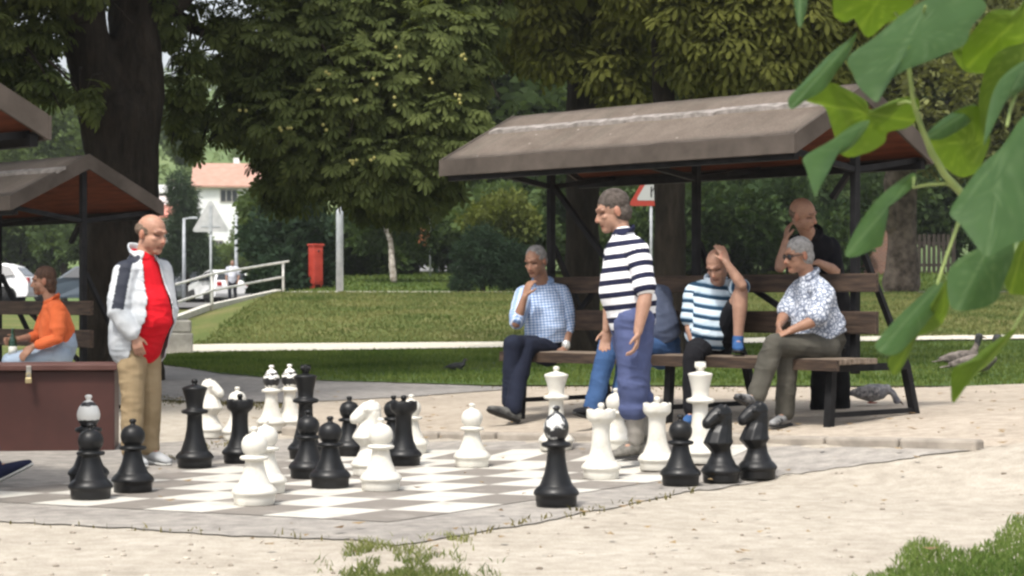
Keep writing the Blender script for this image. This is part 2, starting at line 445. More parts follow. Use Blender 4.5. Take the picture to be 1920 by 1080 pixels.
# pebbles and leaf litter on the gravel
mb = MB()
for _ in range(420):
    px = RNG.uniform(-60, 1980); py = RNG.uniform(840, 1100) ** 1.0
    if py < 1005 - abs(px - 740) * .08 and px < 1500 and RNG.random() < .8: continue
    q = gp(px, py); r = RNG.uniform(.004, .012)
    mb.ell((q.x, q.y, q.z - .03 + r * .3), (r * RNG.uniform(.8, 1.6), r, r * .6), nu=6, nv=4)
tag(mb.build('pebbles', two_tone('pebble', (.16, .13, .10, 1), (.5, .45, .38, 1), 9, .9), smooth=True), 'small pebbles and crumbs scattered over the pale gravel', 'pebbles', kind='stuff')
mb = MB()
for _ in range(260):
    px = RNG.uniform(250, 1960); py = RNG.uniform(735, 835) if RNG.random() < .7 else RNG.uniform(835, 1040)
    q = gp(px, py); a = RNG.uniform(0, 6.28); r = RNG.uniform(.015, .04); ca, sa = math.cos(a), math.sin(a)
    z = q.z + .004
    mb.add([(q.x + ca * r, q.y + sa * r, z + .006), (q.x - sa * r * .5, q.y + ca * r * .5, z), (q.x - ca * r, q.y - sa * r, z + .01), (q.x + sa * r * .5, q.y - ca * r * .5, z + .003)], [(0, 1, 2, 3)])
tag(mb.build('leaf_litter', two_tone('dead_leaf', (.10, .06, .03, 1), (.28, .2, .1, 1), 3, .9)), 'dry fallen leaves scattered over the gravel and court', 'leaves', kind='stuff')

# ------------------------------------------------------------------ foliage
def palmate(nl=7, droop=.35):
    V = []; Fc = []
    for k in range(nl):
        a = (k - (nl - 1) / 2) * (R(225) / nl); ln = 1.0 - .28 * abs(k - (nl - 1) / 2) / ((nl - 1) / 2)
        prof = [(.12, 0, 0), (.55, .13, .03), (.82, .15, .02), (1.0, 0, 0), (.82, -.15, .02), (.55, -.13, .03), (.55, 0, -.01), (.82, 0, -.015)]
        n0 = len(V)
        for x, y, z in prof:
            x *= ln; y *= ln; z2 = z * ln - droop * x * x
            V.append((x * math.cos(a) - y * math.sin(a), x * math.sin(a) + y * math.cos(a), z2))
        Fc += [(n0, n0 + 6, n0 + 1, n0 + 1), (n0 + 6, n0 + 7, n0 + 2, n0 + 1), (n0 + 7, n0 + 3, n0 + 2, n0 + 2), (n0, n0 + 5, n0 + 6, n0 + 6), (n0 + 5, n0 + 4, n0 + 7, n0 + 6), (n0 + 4, n0 + 3, n0 + 7, n0 + 7)]
    return np.array(V), [tuple(dict.fromkeys(f)) for f in Fc]
def spray(k=6, seed=0, w=.16):
    r = np.random.default_rng(seed); V = []; Fc = []
    for i in range(k):
        a = r.uniform(-1.5, 1.5); b = r.uniform(-.7, .4); o = np.array([r.uniform(0, .6), r.uniform(-.3, .3), r.uniform(-.2, .2)])
        d = np.array([math.cos(a) * math.cos(b), math.sin(a) * math.cos(b), math.sin(b)]); sd_ = np.cross(d, r.normal(0, 1, 3)); sd_ /= np.linalg.norm(sd_)
        L = r.uniform(.35, .6); n0 = len(V)
        V += [o, o + d * L * .5 + sd_ * w * .8, o + d * L, o + d * L * .5 - sd_ * w * .8]; Fc.append((n0, n0 + 1, n0 + 2, n0 + 3))
    return np.array(V), Fc
def leaf_cloud(name, P, Xa, Nm, sc, tint, tmpl, mat, parent=None):
    """P positions, Xa main axis (outward), Nm normal hint"""
    TV, TF = tmpl; n = len(P); k = len(TV)
    X = Xa / np.linalg.norm(Xa, axis=1, keepdims=True)
    Y = np.cross(Nm, X); Y /= (np.linalg.norm(Y, axis=1, keepdims=True) + 1e-9); Z = np.cross(X, Y)
    V = (P[:, None, :] + sc[:, None, None] * (TV[None, :, 0:1] * X[:, None] + TV[None, :, 1:2] * Y[:, None] + TV[None, :, 2:3] * Z[:, None])).reshape(-1, 3)
    Fc = []
    for i in range(n):
        b = i * k; Fc += [tuple(b + q for q in f) for f in TF]
    o = mesh_obj(name, V, Fc, mat, parent, smooth=False); set_attr(o, 'tint', np.repeat(np.clip(tint, 0, 1), k)); return o
def clump_points(clumps, n, shell=.55, low=1.0):
    """clumps: (centre, (rx,ry,rz), tint) -> positions, outward dirs, tint"""
    w = np.array([(c[1][0] * c[1][1] + c[1][0] * c[1][2] + c[1][1] * c[1][2]) for c in clumps]); w = w / w.sum()
    idx = RNG.choice(len(clumps), n, p=w); d = RNG.normal(0, 1, (n, 3)); d /= np.linalg.norm(d, axis=1, keepdims=True)
    r = 1 - (1 - shell) * RNG.random(n) ** 1.3
    C = np.array([c[0] for c in clumps])[idx]; Rr = np.array([c[1] for c in clumps])[idx]; T = np.array([c[2] for c in clumps])[idx]
    lump = np.array([1 + .28 * mnoise.noise(Vector((q[0] * 2.1, q[1] * 2.1, q[2] * 2.1 + 7 * i))) for q, i in zip(d, idx)])
    return C + d * Rr * (r * lump)[:, None], d, T + RNG.normal(0, .16, n)
PALM = palmate(7); PALM5 = palmate(5, .5); SPR = spray(6, 3); SPRN = spray(9, 5, .05)
CH = leaf_mat('chestnut_leaves', (.038, .052, .016, 1), (.138, .165, .055, 1), .36)
OL = leaf_mat('olive_leaves', (.048, .058, .014, 1), (.19, .20, .05, 1), .38)
BG1 = leaf_mat('woodland_leaves', (.030, .052, .020, 1), (.115, .165, .062, 1), .30)
BG2 = leaf_mat('pale_leaves', (.06, .09, .03, 1), (.20, .27, .10, 1), .30)
BG3 = leaf_mat('conifer_needles', (.010, .020, .012, 1), (.035, .06, .032, 1), .15)
BARK = Mat('bark', (.05, .04, .032, 1), .95, .1); _v = BARK.coord(vec=(1, 1, .25)); _f = BARK.noise(_v, 9, 6, .7)
BARK.color(BARK.ramp(_f, [(.3, (.010, .008, .006, 1)), (.7, (.036, .029, .022, 1))])); BARK.bump(_f, .9, .05); BARK = BARK.m
BARK2 = two_tone('pale_bark', (.045, .034, .025, 1), (.16, .128, .10, 1), 5, .95, bump=.9, dist=.06)
def bark_mesh(mb, name, parent, mat=BARK, voxel=.05, amp=.025):
    V, Fc, N = fuse(mb, voxel, 2)
    for i in range(len(V)):
        q = Vector(V[i]); V[i] += N[i] * (amp * mnoise.noise(Vector((q.x * 6, q.y * 6, q.z * 1.6))) + amp * .8 * mnoise.noise(Vector((q.x * 17, q.y * 17, q.z * 5))))
    return mesh_obj(name, V, Fc, mat, parent)

# --- the big forked chestnut on the left
root = thing('chestnut_tree', 'huge dark forked chestnut tree behind the left shelter and the brown box', 'tree', on_ground(228, 23))
o0 = Vector(root.location)
def rel(px, py, Y): return W3(px, py, Y) - o0
mb = MB()
mb.tube([rel(228, 735, 23), rel(228, 690, 23), rel(228, 600, 23), rel(229, 450, 23), rel(234, 330, 23), rel(230, 230, 23)], [.52, .47, .43, .41, .385, .40], n=20)
mb.tube([rel(222, 300, 23), rel(190, 190, 23), rel(163, 90, 22.9), rel(150, -60, 22.8), rel(120, -260, 22.6)], [.34, .30, .26, .24, .2], n=16)
mb.tube([rel(240, 300, 23), rel(256, 180, 23.1), rel(252, 60, 23.3), rel(250, -80, 23.5), rel(300, -300, 24)], [.34, .31, .30, .28, .22], n=16)
mb.tube([rel(265, 60, 23.3), rel(400, -60, 24), rel(600, -120, 24.5), rel(800, -60, 25)], [.16, .13, .09, .04], n=10)
mb.tube([rel(255, -20, 23.4), rel(380, 60, 24.5), rel(500, 120, 25), rel(620, 220, 25.2)], [.12, .09, .06, .03], n=8)
mb.tube([rel(160, 60, 22.9), rel(80, -20, 22.4), rel(-60, -40, 22)], [.14, .1, .05], n=8)
bark_mesh(mb, 'trunk', root)
def pc(px, py, Y, rx, ry, t=.4, rd=None):
    k = Y / F; return (tuple(rel(px, py, Y)), (rx * k, (rd if rd else (rx + ry) / 2) * k, ry * k), t)
ccl = [pc(40, 60, 22, 90, 70, .3), pc(-40, 110, 22, 90, 70, .3), pc(100, -40, 21.8, 120, 60, .35), pc(-60, -60, 22.5, 130, 100, .3), pc(80, 150, 21.9, 50, 40, .25), pc(40, 200, 22.2, 30, 24, .4), pc(168, 182, 21.6, 22, 38, .4), pc(12, 160, 22.4, 46, 40, .3),
       pc(290, -110, 23, 90, 50, .35), pc(338, 200, 24, 30, 46, .3), pc(350, 250, 24.2, 30, 34, .35),
       pc(440, -70, 24, 60, 50, .35), pc(298, 10, 23.4, 22, 60, .35), pc(322, 50, 23.5, 22, 40, .35), pc(350, 100, 23.6, 24, 30, .35), pc(360, 160, 23.6, 26, 30, .35), pc(400, 60, 24, 18, 22, .35), pc(392, 120, 24, 20, 24, .35), pc(372, 10, 24, 22, 14, .35), pc(424, 40, 24.2, 24, 44, .35), pc(325, 150, 23.6, 14, 22, .35), pc(452, 130, 24.4, 52, 76, .35), pc(432, 222, 24.5, 62, 46, .4), pc(520, 320, 24.6, 44, 56, .35), pc(366, 290, 24.2, 10, 10, .4),
       pc(520, 80, 24.4, 110, 110, .4), pc(560, 230, 24.2, 110, 110, .45), pc(590, 318, 24.4, 84, 54, .42), pc(640, 20, 24.6, 120, 120, .4), pc(680, 170, 24.2, 120, 120, .5), pc(700, 300, 24.2, 120, 90, .5),
       pc(780, 90, 24.5, 120, 120, .5), pc(800, 240, 24.4, 110, 110, .5), pc(740, 380, 24.6, 80, 48, .4), pc(710, 372, 24.8, 56, 34, .38), pc(820, 330, 24.8, 60, 60, .38), pc(535, 372, 24.8, 40, 26, .33),
       pc(860, 100, 25, 70, 90, .42), pc(880, 0, 25.2, 80, 90, .4), pc(860, 190, 24.9, 52, 80, .45), pc(760, -60, 25, 140, 80, .4), pc(540, -80, 24.8, 140, 80, .35)]
hi = [((X - o0.x, Y_ - o0.y, z - o0.z), (1.9, 1.9, 1.1), .4) for X, Y_, z in ((-6.5, 19.5, 6.2), (-4.6, 18.8, 5.8), (-7.5, 17.2, 6.4), (-5.4, 16.6, 6.6), (-6.8, 22, 7.6), (-4.4, 21.5, 7.4), (-9, 19.5, 6.6), (-3.8, 25, 9.0), (-6.4, 25, 8.6), (-8.8, 22.5, 7.6))]
P, d, t = clump_points(hi, 1700, .3); ax = d + np.array([0, -.2, -.5]) + RNG.normal(0, .4, d.shape)
leaf_cloud('crown', P, ax, np.array([0, -.3, 1.0]) + d * .5, RNG.uniform(.38, .55, len(P)), t, PALM5, CH, root)
P, d, t = clump_points(ccl, 12500, .35)
# nobody sees leaves far outside the frame: keep the crown whole but thin there
ax = d + np.array([0, -.25, -.75]) + RNG.normal(0, .35, d.shape); nm = np.array([0, -.35, 1.0]) + d * .5 + RNG.normal(0, .3, d.shape)
leaf_cloud('crown', P, ax, nm, RNG.uniform(.10, .21, len(P)), t + .12 * np.array([mnoise.noise(Vector(q * 1.3)) for q in P]), PALM, CH, root)
tw = MB()
for c in ccl:
    q = Vector(c[0])
    for k in range(3):
        e = q + Vector((RNG.normal(0, .8) * c[1][0], RNG.normal(0, .6) * c[1][1], RNG.normal(-.2, .7) * c[1][2])); s_ = q + Vector((RNG.normal(0, .3), RNG.normal(0, .3) + .2, .3 + RNG.random() * .5)); tw.tube([s_, s_.lerp(e, .5) + Vector((0, 0, .10)), e], [.018, .012, .006], n=6)
tw.build('twigs', BARK, root, True)['kind'] = 'stuff'
# chestnut burrs in the crown
mb = MB()
for px, py in ((620, 140), (700, 155), (665, 190), (612, 238), (540, 240), (655, 300), (735, 190), (870, 100), (865, 180), (862, 190), (700, 440 - 140), (590, 170), (668, 303), (530, 243), (806, 150), (455, 210), (745, 95), (872, 108)):
    for k in range(2): mb.ell(rel(px + RNG.normal(0, 5), py + RNG.normal(0, 4), 22.3 + RNG.uniform(.5, 1.1)), (.020, .020, .020), nu=8, nv=6)
mb.build('chestnut_burr', two_tone('burr', (.22, .20, .06, 1), (.34, .32, .11, 1), 9, .8), root, True)['kind'] = 'stuff'

# --- two chestnuts behind the shelter
def tree(label, px_base, Y, trunk, clumps, n, size, mat, tmpl, bark=BARK, group=None, name='tree', shell=.4, down=-.5, voxel=.06):
    global o0
    r = thing(name, label, 'tree', on_ground(px_base, Y), 0, group); o0 = Vector(r.location)
    mb = MB()
    for pts, rad in trunk: mb.tube([rel(*p) for p in pts], rad, n=14)
    bark_mesh(mb, 'trunk', r, bark, voxel, .02)
    if name == 'chestnut_tree':
        q0_ = Vector(r.location); hi_ = [((dx, dy, z), (2.0, 2.0, 1.2), .4) for dx, dy, z in ((0, -2.6, 6.6), (2.6, -2.2, 6.9), (-2.3, -1.8, 6.8), (.3, 1, 8.2), (2.4, 1.2, 8), (-2.4, 1.4, 8), (0, -1, 8.8))]
        P, d, t = clump_points(hi_, 420, .3); leaf_cloud('crown', P, d + np.array([0, -.2, -.5]) + RNG.normal(0, .4, d.shape), np.array([0, -.3, 1.0]) + d * .5, RNG.uniform(.4, .6, len(P)), t, PALM5, mat, r)
    P, d, t = clump_points([pc(*c) for c in clumps], n, shell)
    ax = d + np.array([0, -.2, down]) + RNG.normal(0, .4, d.shape); nm = np.array([0, -.3, 1.0]) + d * .6 + RNG.normal(0, .35, d.shape)
    leaf_cloud('crown', P, ax, nm, RNG.uniform(.75, 1.25, len(P)) * size, t, tmpl, mat, r)
    return r
tree('dark chestnut trunk left of the striped walker, olive crown over the shelter roof', 1093, 31,
     [([(1093, 690, 31), (1093, 600, 31), (1092, 400, 31), (1092, 200, 31), (1095, 60, 31), (1090, -160, 31)], [.31, .275, .26, .255, .23, .2]), ([(1095, 60, 31), (1190, -60, 31), (1330, -140, 31)], [.14, .1, .05])],
     [(1010, 40, 29.5, 75, 55, .6), (1040, 110, 29.4, 50, 40, .55), (985, -30, 29.8, 80, 60, .5), (1150, 130, 29.2, 60, 50, .6), (1130, 40, 30.2, 60, 50, .5), (1170, 180, 29.2, 46, 28, .55), (1190, 60, 29.4, 70, 60, .65), (1120, -40, 30, 120, 70, .5), (980, 90, 30.5, 60, 40, .35), (1260, -50, 30.2, 110, 60, .5), (1215, 150, 29.8, 50, 40, .5)],
     4200, .21, OL, PALM5, name='chestnut_tree', group='chestnut trees behind the shelter')
tree('dark chestnut trunk between striped walker and man holding his head, olive crown above', 1256, 27.5,
     [([(1256, 700, 27.5), (1256, 620, 27.5), (1257, 450, 27.5), (1255, 330, 27.5), (1246, 210, 27.5), (1238, 60, 27.5), (1240, -160, 27.5)], [.27, .235, .22, .215, .16, .13, .11]), ([(1246, 150, 27.5), (1330, 30, 27.5), (1420, -60, 27.5)], [.09, .07, .04])],
     [(1300, 110, 27, 60, 55, .55), (1290, 30, 26.8, 70, 60, .6), (1370, 90, 26.6, 75, 62, .65), (1440, 130, 26.6, 70, 50, .6), (1400, 20, 26.8, 90, 60, .6), (1480, 40, 26.6, 80, 70, .65), (1540, 110, 26.8, 60, 60, .55), (1500, -50, 27, 110, 60, .5), (1340, -60, 27, 110, 60, .5), (1240, 20, 28.4, 50, 60, .4), (1330, 165, 27.6, 50, 24, .45), (1200, -20, 27, 60, 50, .55), (1590, 30, 27, 60, 80, .5)],
     4200, .20, OL, PALM5, name='chestnut_tree', group='chestnut trees behind the shelter')
# --- right, the knotty trunk and its fine pale crown
tree('knotty brown trunk on the bank right of the shelter, crown behind the big leaves', 1692, 48,
     [([(1690, 530, 48), (1692, 505, 48), (1692, 450, 48), (1690, 400, 48), (1688, 340, 48), (1700, 260, 48), (1690, 120, 48)], [.46, .40, .35, .36, .40, .26, .2]), ([(1670, 420, 47.8), (1660, 385, 47.6)], [.2, .16]), ([(1700, 300, 48), (1780, 200, 48), (1850, 130, 48)], [.2, .14, .08])],
     [(1700, 60, 46, 100, 90, .6), (1620, 120, 46, 90, 80, .5), (1760, 170, 45.5, 90, 70, .65), (1850, 100, 46, 90, 90, .5), (1720, 240, 46, 80, 50, .55), (1800, 270, 46, 70, 60, .5), (1880, 250, 46, 80, 90, .45), (1640, 10, 47, 110, 80, .5), (1800, 0, 47, 120, 90, .5), (1640, 230, 47, 60, 40, .45), (1930, 180, 46, 70, 90, .4)],
     4200, .42, leaf_mat('pale_olive_leaves', (.05, .06, .02, 1), (.24, .25, .10, 1), .3), SPR, BARK2, name='old_tree')
o_knot = MB()
# --- birch with a thin pale trunk
tree('thin pale birch trunk rising from the upper lawn beside the lamp post', 738, 55,
     [([(738, 525, 55), (734, 470, 55), (728, 420, 55), (724, 330, 55)], [.11, .09, .075, .05]), ([(734, 470, 55), (722, 430, 55), (700, 380, 55)], [.05, .04, .03])],
     [(700, 350, 55, 60, 50, .5), (760, 370, 55, 60, 45, .45), (690, 430, 55.5, 40, 40, .45), (780, 440, 55.5, 36, 40, .4)], 900, .34, BG1, SPR, two_tone('birch_bark', (.16, .13, .10, 1), (.55, .5, .45, 1), 9, .9, bump=.4), name='birch_tree')

# ------------------------------------------------------------------ woodland beyond
def bush(name, label, cat, px, Y, clumps, n, size, mat, tmpl=SPR, group=None, trunk=True, ground_py=None):
    global o0
    r = thing(name, label, cat, on_ground(px, Y), 0, group); o0 = Vector(r.location)
    if trunk:
        mb = MB(); k = Y / F; c0 = Vector(pc(*clumps[0])[0])
        hx = max(c0.z, .4)
        mb.tube([(0, 0, -.2), (0, 0, hx * .4), (c0.x * .6, c0.y * .6, hx)], [.035 * hx + .05, .028 * hx + .04, .02 * hx + .02], n=8)
        for c in clumps[1:5]:
            q = Vector(pc(*c)[0]); mb.tube([(0, 0, hx * .35), tuple(q)], [.015 * hx + .03, .02], n=6)
        mb.build('trunk', BARK, r, True)
    P, d, t = clump_points([pc(*c) for c in clumps], n, .35)
    ax = d + np.array([0, -.2, -.25]) + RNG.normal(0, .5, d.shape); nm = np.array([0, -.4, 1.0]) + d * .7 + RNG.normal(0, .4, d.shape)
    leaf_cloud('crown', P, ax, nm, RNG.uniform(.7, 1.3, len(P)) * size, t, tmpl, mat, r)
    return r
def rand_clumps(x0, x1, y0, y1, Y, n, rx, ry, t):
    out = []
    for i in range(n):
        out.append((RNG.uniform(x0, x1), RNG.uniform(y0, y1), Y + RNG.uniform(-1.5, 1.5), rx * RNG.uniform(.7, 1.3), ry * RNG.uniform(.7, 1.3), t + RNG.uniform(-.2, .2)))
    return out
# dark tall trees behind the shelter, left to right
specs = [('dark broad tree showing between the hanging chestnut crown and the shelter roof', 930, 62, (850, 1010, -60, 330), 18, 75, 70, .35),
         ('deep green tree behind the left chestnut trunk above the shelter roof', 1090, 66, (1010, 1190, -80, 330), 20, 80, 75, .25),
         ('tall dark tree above the middle of the shelter roof', 1270, 64, (1190, 1360, -80, 320), 20, 80, 75, .3),
         ('tall dark tree above the right end of the shelter roof', 1450, 67, (1370, 1540, -80, 330), 20, 85, 75, .25),
         ('dark tree behind the crown of the knotty trunk', 1640, 70, (1560, 1740, -80, 330), 20, 85, 80, .3),
         ('dark tree at the right edge behind the big foreground leaves', 1850, 68, (1760, 1960, -80, 360), 22, 85, 80, .3)]
for lab, px, Y, box, n, rx, ry, t in specs:
    bush('broadleaf_tree', lab, 'tree', px, Y, rand_clumps(*box, Y, n, rx, ry, t), 2600, .85, BG1, group='dark trees beyond the shelter')
# undergrowth below the roof line
for lab, px, Y, box, n, mat, t in (
        ('yellow green bush seen under the left end of the shelter roof', 950, 57, (915, 1000, 370, 450), 9, BG1, .6),
        ('blue green bush behind the man with his hand at his mouth', 1080, 60, (1020, 1150, 340, 480), 10, BG1, .3),
        ('dark bush between the two chestnut trunks under the roof', 1190, 59, (1150, 1240, 360, 480), 9, BG1, .35),
        ('glossy dark bush under the roof behind the man holding his head', 1360, 58, (1300, 1430, 350, 470), 12, BG1, .25),
        ('dark bush behind the bald man leaning on the backrest', 1480, 61, (1440, 1560, 350, 460), 10, BG1, .15),
        ('dark hedge beside the brick wall right of the shelter posts', 1640, 63, (1590, 1690, 350, 420), 8, BG1, .3),
        ('low dark bush below the roof between the post and the man holding his head', 1315, 60, (1280, 1350, 440, 490), 7, BG1, .2),
        ('low dark bush seen past the shoulder of the bald man', 1590, 59.5, (1545, 1600, 450, 490), 6, BG1, .2),
        ('low dark bush right of the striped walker between the trunks', 1225, 60, (1150, 1240, 455, 490), 7, BG1, .25),
        ('dark bush behind the wooden gate', 1790, 64, (1730, 1860, 330, 430), 9, BG1, .2)):
    bush('bush', lab, 'bush', px, Y, rand_clumps(*box, Y, n, 48, 42, t), 1500, .5, mat, group='bushes under the trees', trunk=True)
# dark conifer shrub by the path
bush('conifer_shrub', 'low dark spreading conifer shrub at the edge of the upper path', 'shrub', 905, 49, [(905, 500, 49, 30, 26, .4), (880, 480, 49, 30, 26, .5), (925, 470, 49.3, 36, 26, .5), (872, 520, 48.8, 24, 22, .35), (940, 515, 49, 34, 24, .3), (868, 540, 48.6, 20, 10, .3), (900, 450, 49.4, 26, 24, .55), (960, 490, 49.4, 34, 30, .4), (985, 520, 49.4, 34, 26, .35)], 2400, .26, BG3, SPRN)
bush('round_tree', 'small round yellow green tree behind the conifer shrub', 'tree', 940, 54, rand_clumps(895, 995, 385, 440, 54, 8, 36, 30, .7), 1500, .3, leaf_mat('yellow_green_leaves', (.035, .05, .015, 1), (.13, .15, .04, 1), .3))
# middle, behind the hanging crown
for lab, px, Y, box, n, mat, t in (
        ('dark rounded bush left of the red cabinet', 540, 58, (490, 600, 400, 500), 11, BG3, .6),
        ('light green shrub growing over the dark bush beside the white house', 500, 62, (490, 540, 350, 400), 6, BG2, .15),
        ('medium green bush behind the lamp post', 660, 60, (600, 700, 400, 500), 10, BG1, .4),
        ('green bush behind the birch', 770, 61, (710, 830, 400, 490), 10, BG1, .35),
        ('blue green bush left of the conifer shrub', 850, 63, (810, 900, 350, 470), 11, BG1, .45),
        ('dark low hedge behind the railing', 545, 53, (500, 570, 515, 550), 7, BG3, .5)):
    bush('bush', lab, 'bush', px, Y, rand_clumps(*box, Y, n, 38, 32, t), 1500, .42, mat, group='bushes beyond the bank')
bush('tree', 'broad dark green tree filling the gap behind the hanging chestnut crown', 'tree', 660, 75, rand_clumps(585, 900, 60, 330, 75, 30, 75, 70, .3), 3800, .9, BG1)
# left side
bush('cypress', 'dark green columnar conifer in front of the white house', 'conifer', 352, 88, [(352, 470, 88, 34, 36, .5), (348, 425, 88, 30, 32, .55), (342, 375, 88, 22, 30, .5), (336, 345, 88, 12, 18, .5), (330, 480, 88, 30, 30, .4), (374, 480, 88, 26, 26, .45)], 2200, .5, leaf_mat('cypress_leaves', (.02, .036, .02, 1), (.06, .09, .05, 1), .2), SPRN)
for lab, px, Y, box, n, mat, t, rr in (
        ('pale green tree above the left shelter roof', 90, 105, (20, 150, 190, 320), 14, BG2, .55, 42),
        ('pale green tree at the left edge between the two shelter roofs', -20, 108, (-80, 30, 230, 330), 10, BG2, .4, 42),
        ('grey green tree seen under the left shelter roof', 40, 95, (-40, 90, 400, 480), 10, BG1, .75, 34),
        ('dark green tree beside the shelter post on the left', 120, 93, (90, 150, 410, 480), 8, BG1, .5, 30),
        ('green tree right of the big trunk on the hillside', 325, 140, (290, 360, 210, 290), 10, BG1, .6, 26)):
    bush('broadleaf_tree', lab, 'tree', px, Y, rand_clumps(*box, Y, n, rr, rr, t), 2000, .55, mat, group='trees beyond the car park', trunk=Y < 100)
bush('bush', 'light green roadside bushes below the white house', 'bush', 440, 110, [(430, 480, 110, 34, 20, .5), (400, 500, 110, 30, 16, .6), (470, 490, 110, 30, 26, .4), (330, 505, 110, 40, 14, .55), (385, 475, 112, 26, 18, .45), (450, 470, 114, 26, 12, .5), (462, 410, 116, 16, 18, .4), (452, 440, 116, 18, 14, .45), (376, 445, 116, 12, 14, .4), (300, 500, 110, 30, 20, .5)], 2200, .42, BG2, trunk=False)
# hill
hm = lawn_mat('hill_green', (.07, .11, .04, 1), (.11, .16, .06, 1), (.20, .24, .11, 1), .03)
V = []; Fc = []; nxh, nyh = 60, 14
for j in range(nyh):
    for i in range(nxh):
        x = -160 + 330 * i / (nxh - 1); y = 170 + 330 * j / (nyh - 1)
        h = (8 + 34 * sm(170, 420, y)) * (.75 + .25 * math.sin(x * .022 + 2.6)) + 4 * mnoise.noise(Vector((x * .03, y * .03, 0)))
        V.append((x, y, .6 + max(0, h) * sm(165, 230, y)))
for j in range(nyh - 1):
    for i in range(nxh - 1): Fc.append((j * nxh + i, j * nxh + i + 1, (j + 1) * nxh + i + 1, (j + 1) * nxh + i))
tag(mesh_obj('hill', V, Fc, hm), kind='structure')
hv = np.array(V)
P = []
for _ in range(2600):
    q = hv[RNG.integers(0, len(hv))]
    if q[1] < 245 or mnoise.noise(Vector((q[0] * .025, q[1] * .02, 4))) < -.18: continue
    for _ in range(6): P.append(q + np.array([RNG.normal(0, 4), RNG.normal(0, 6), RNG.uniform(0, 5)]))
P = np.array(P); d = RNG.normal(0, 1, P.shape)
tag(leaf_cloud('far_wood', P, d, np.array([0, -.3, 1.]) + RNG.normal(0, .4, P.shape), RNG.uniform(1.5, 3.2, len(P)), .5 + .4 * np.array([mnoise.noise(Vector(q * .05)) for q in P]) + RNG.normal(0, .12, len(P)), SPR, BG2), 'far wood covering the hillside beyond the house', 'woodland', kind='stuff')
# ------------------------------------------------------------------ the shelters
def shingle_mat():
    m = Mat('roof_shingle', (.2, .17, .15, 1), .95, .15); v = m.coord()
    n1 = m.noise(v, 3, 5, .65); n2 = m.noise(v, 90, 2, .6)
    c = m.ramp(n1, [(.3, (.105, .084, .068, 1)), (.7, (.165, .136, .113, 1))]); c = m.mix(.6, c, m.ramp(n2, [(.3, (.6, .6, .6, 1)), (.7, (1.25, 1.25, 1.25, 1))]), 'MULTIPLY')
    sp = m.n('ShaderNodeTexVoronoi'); sp.inputs['Scale'].default_value = 5.5; m.l(v, sp.inputs['Vector'])
    c = m.mix(m.ramp(sp.outputs['Distance'], [(.03, (.75,) * 3 + (1,)), (.07, (0, 0, 0, 1))]), c, (.42, .40, .35, 1))
    st_ = m.noise(m.coord(vec=(2.2, .35, .35)), 3.2, 5, .7); c = m.mix(m.ramp(st_, [(.52, (0, 0, 0, 1)), (.70, (.55,) * 3 + (1,))]), c, (.085, .078, .062, 1))
    m.color(c); m.bump(n2, .5, .01); return m.m
SH = shingle_mat()
FAS = two_tone('fascia_felt', (.055, .045, .037, 1), (.090, .074, .062, 1), 4, .9, bump=.3)
SOF = two_tone('soffit_wood', (.085, .022, .009, 1), (.14, .038, .016, 1), 3, .8, vec=(1, 8, 1), bump=.2)
POST = two_tone('dark_steel', (.006, .006, .007, 1), (.016, .016, .017, 1), 8, .65, spec=.15)
PLANK = two_tone('bench_plank', (.026, .018, .014, 1), (.075, .05, .035, 1), 4, .7, vec=(1, 9, 9), bump=.4)
SEATW = two_tone('worn_seat_plank', (.10, .075, .055, 1), (.24, .19, .145, 1), 3, .7, vec=(1, 9, 9), bump=.4)
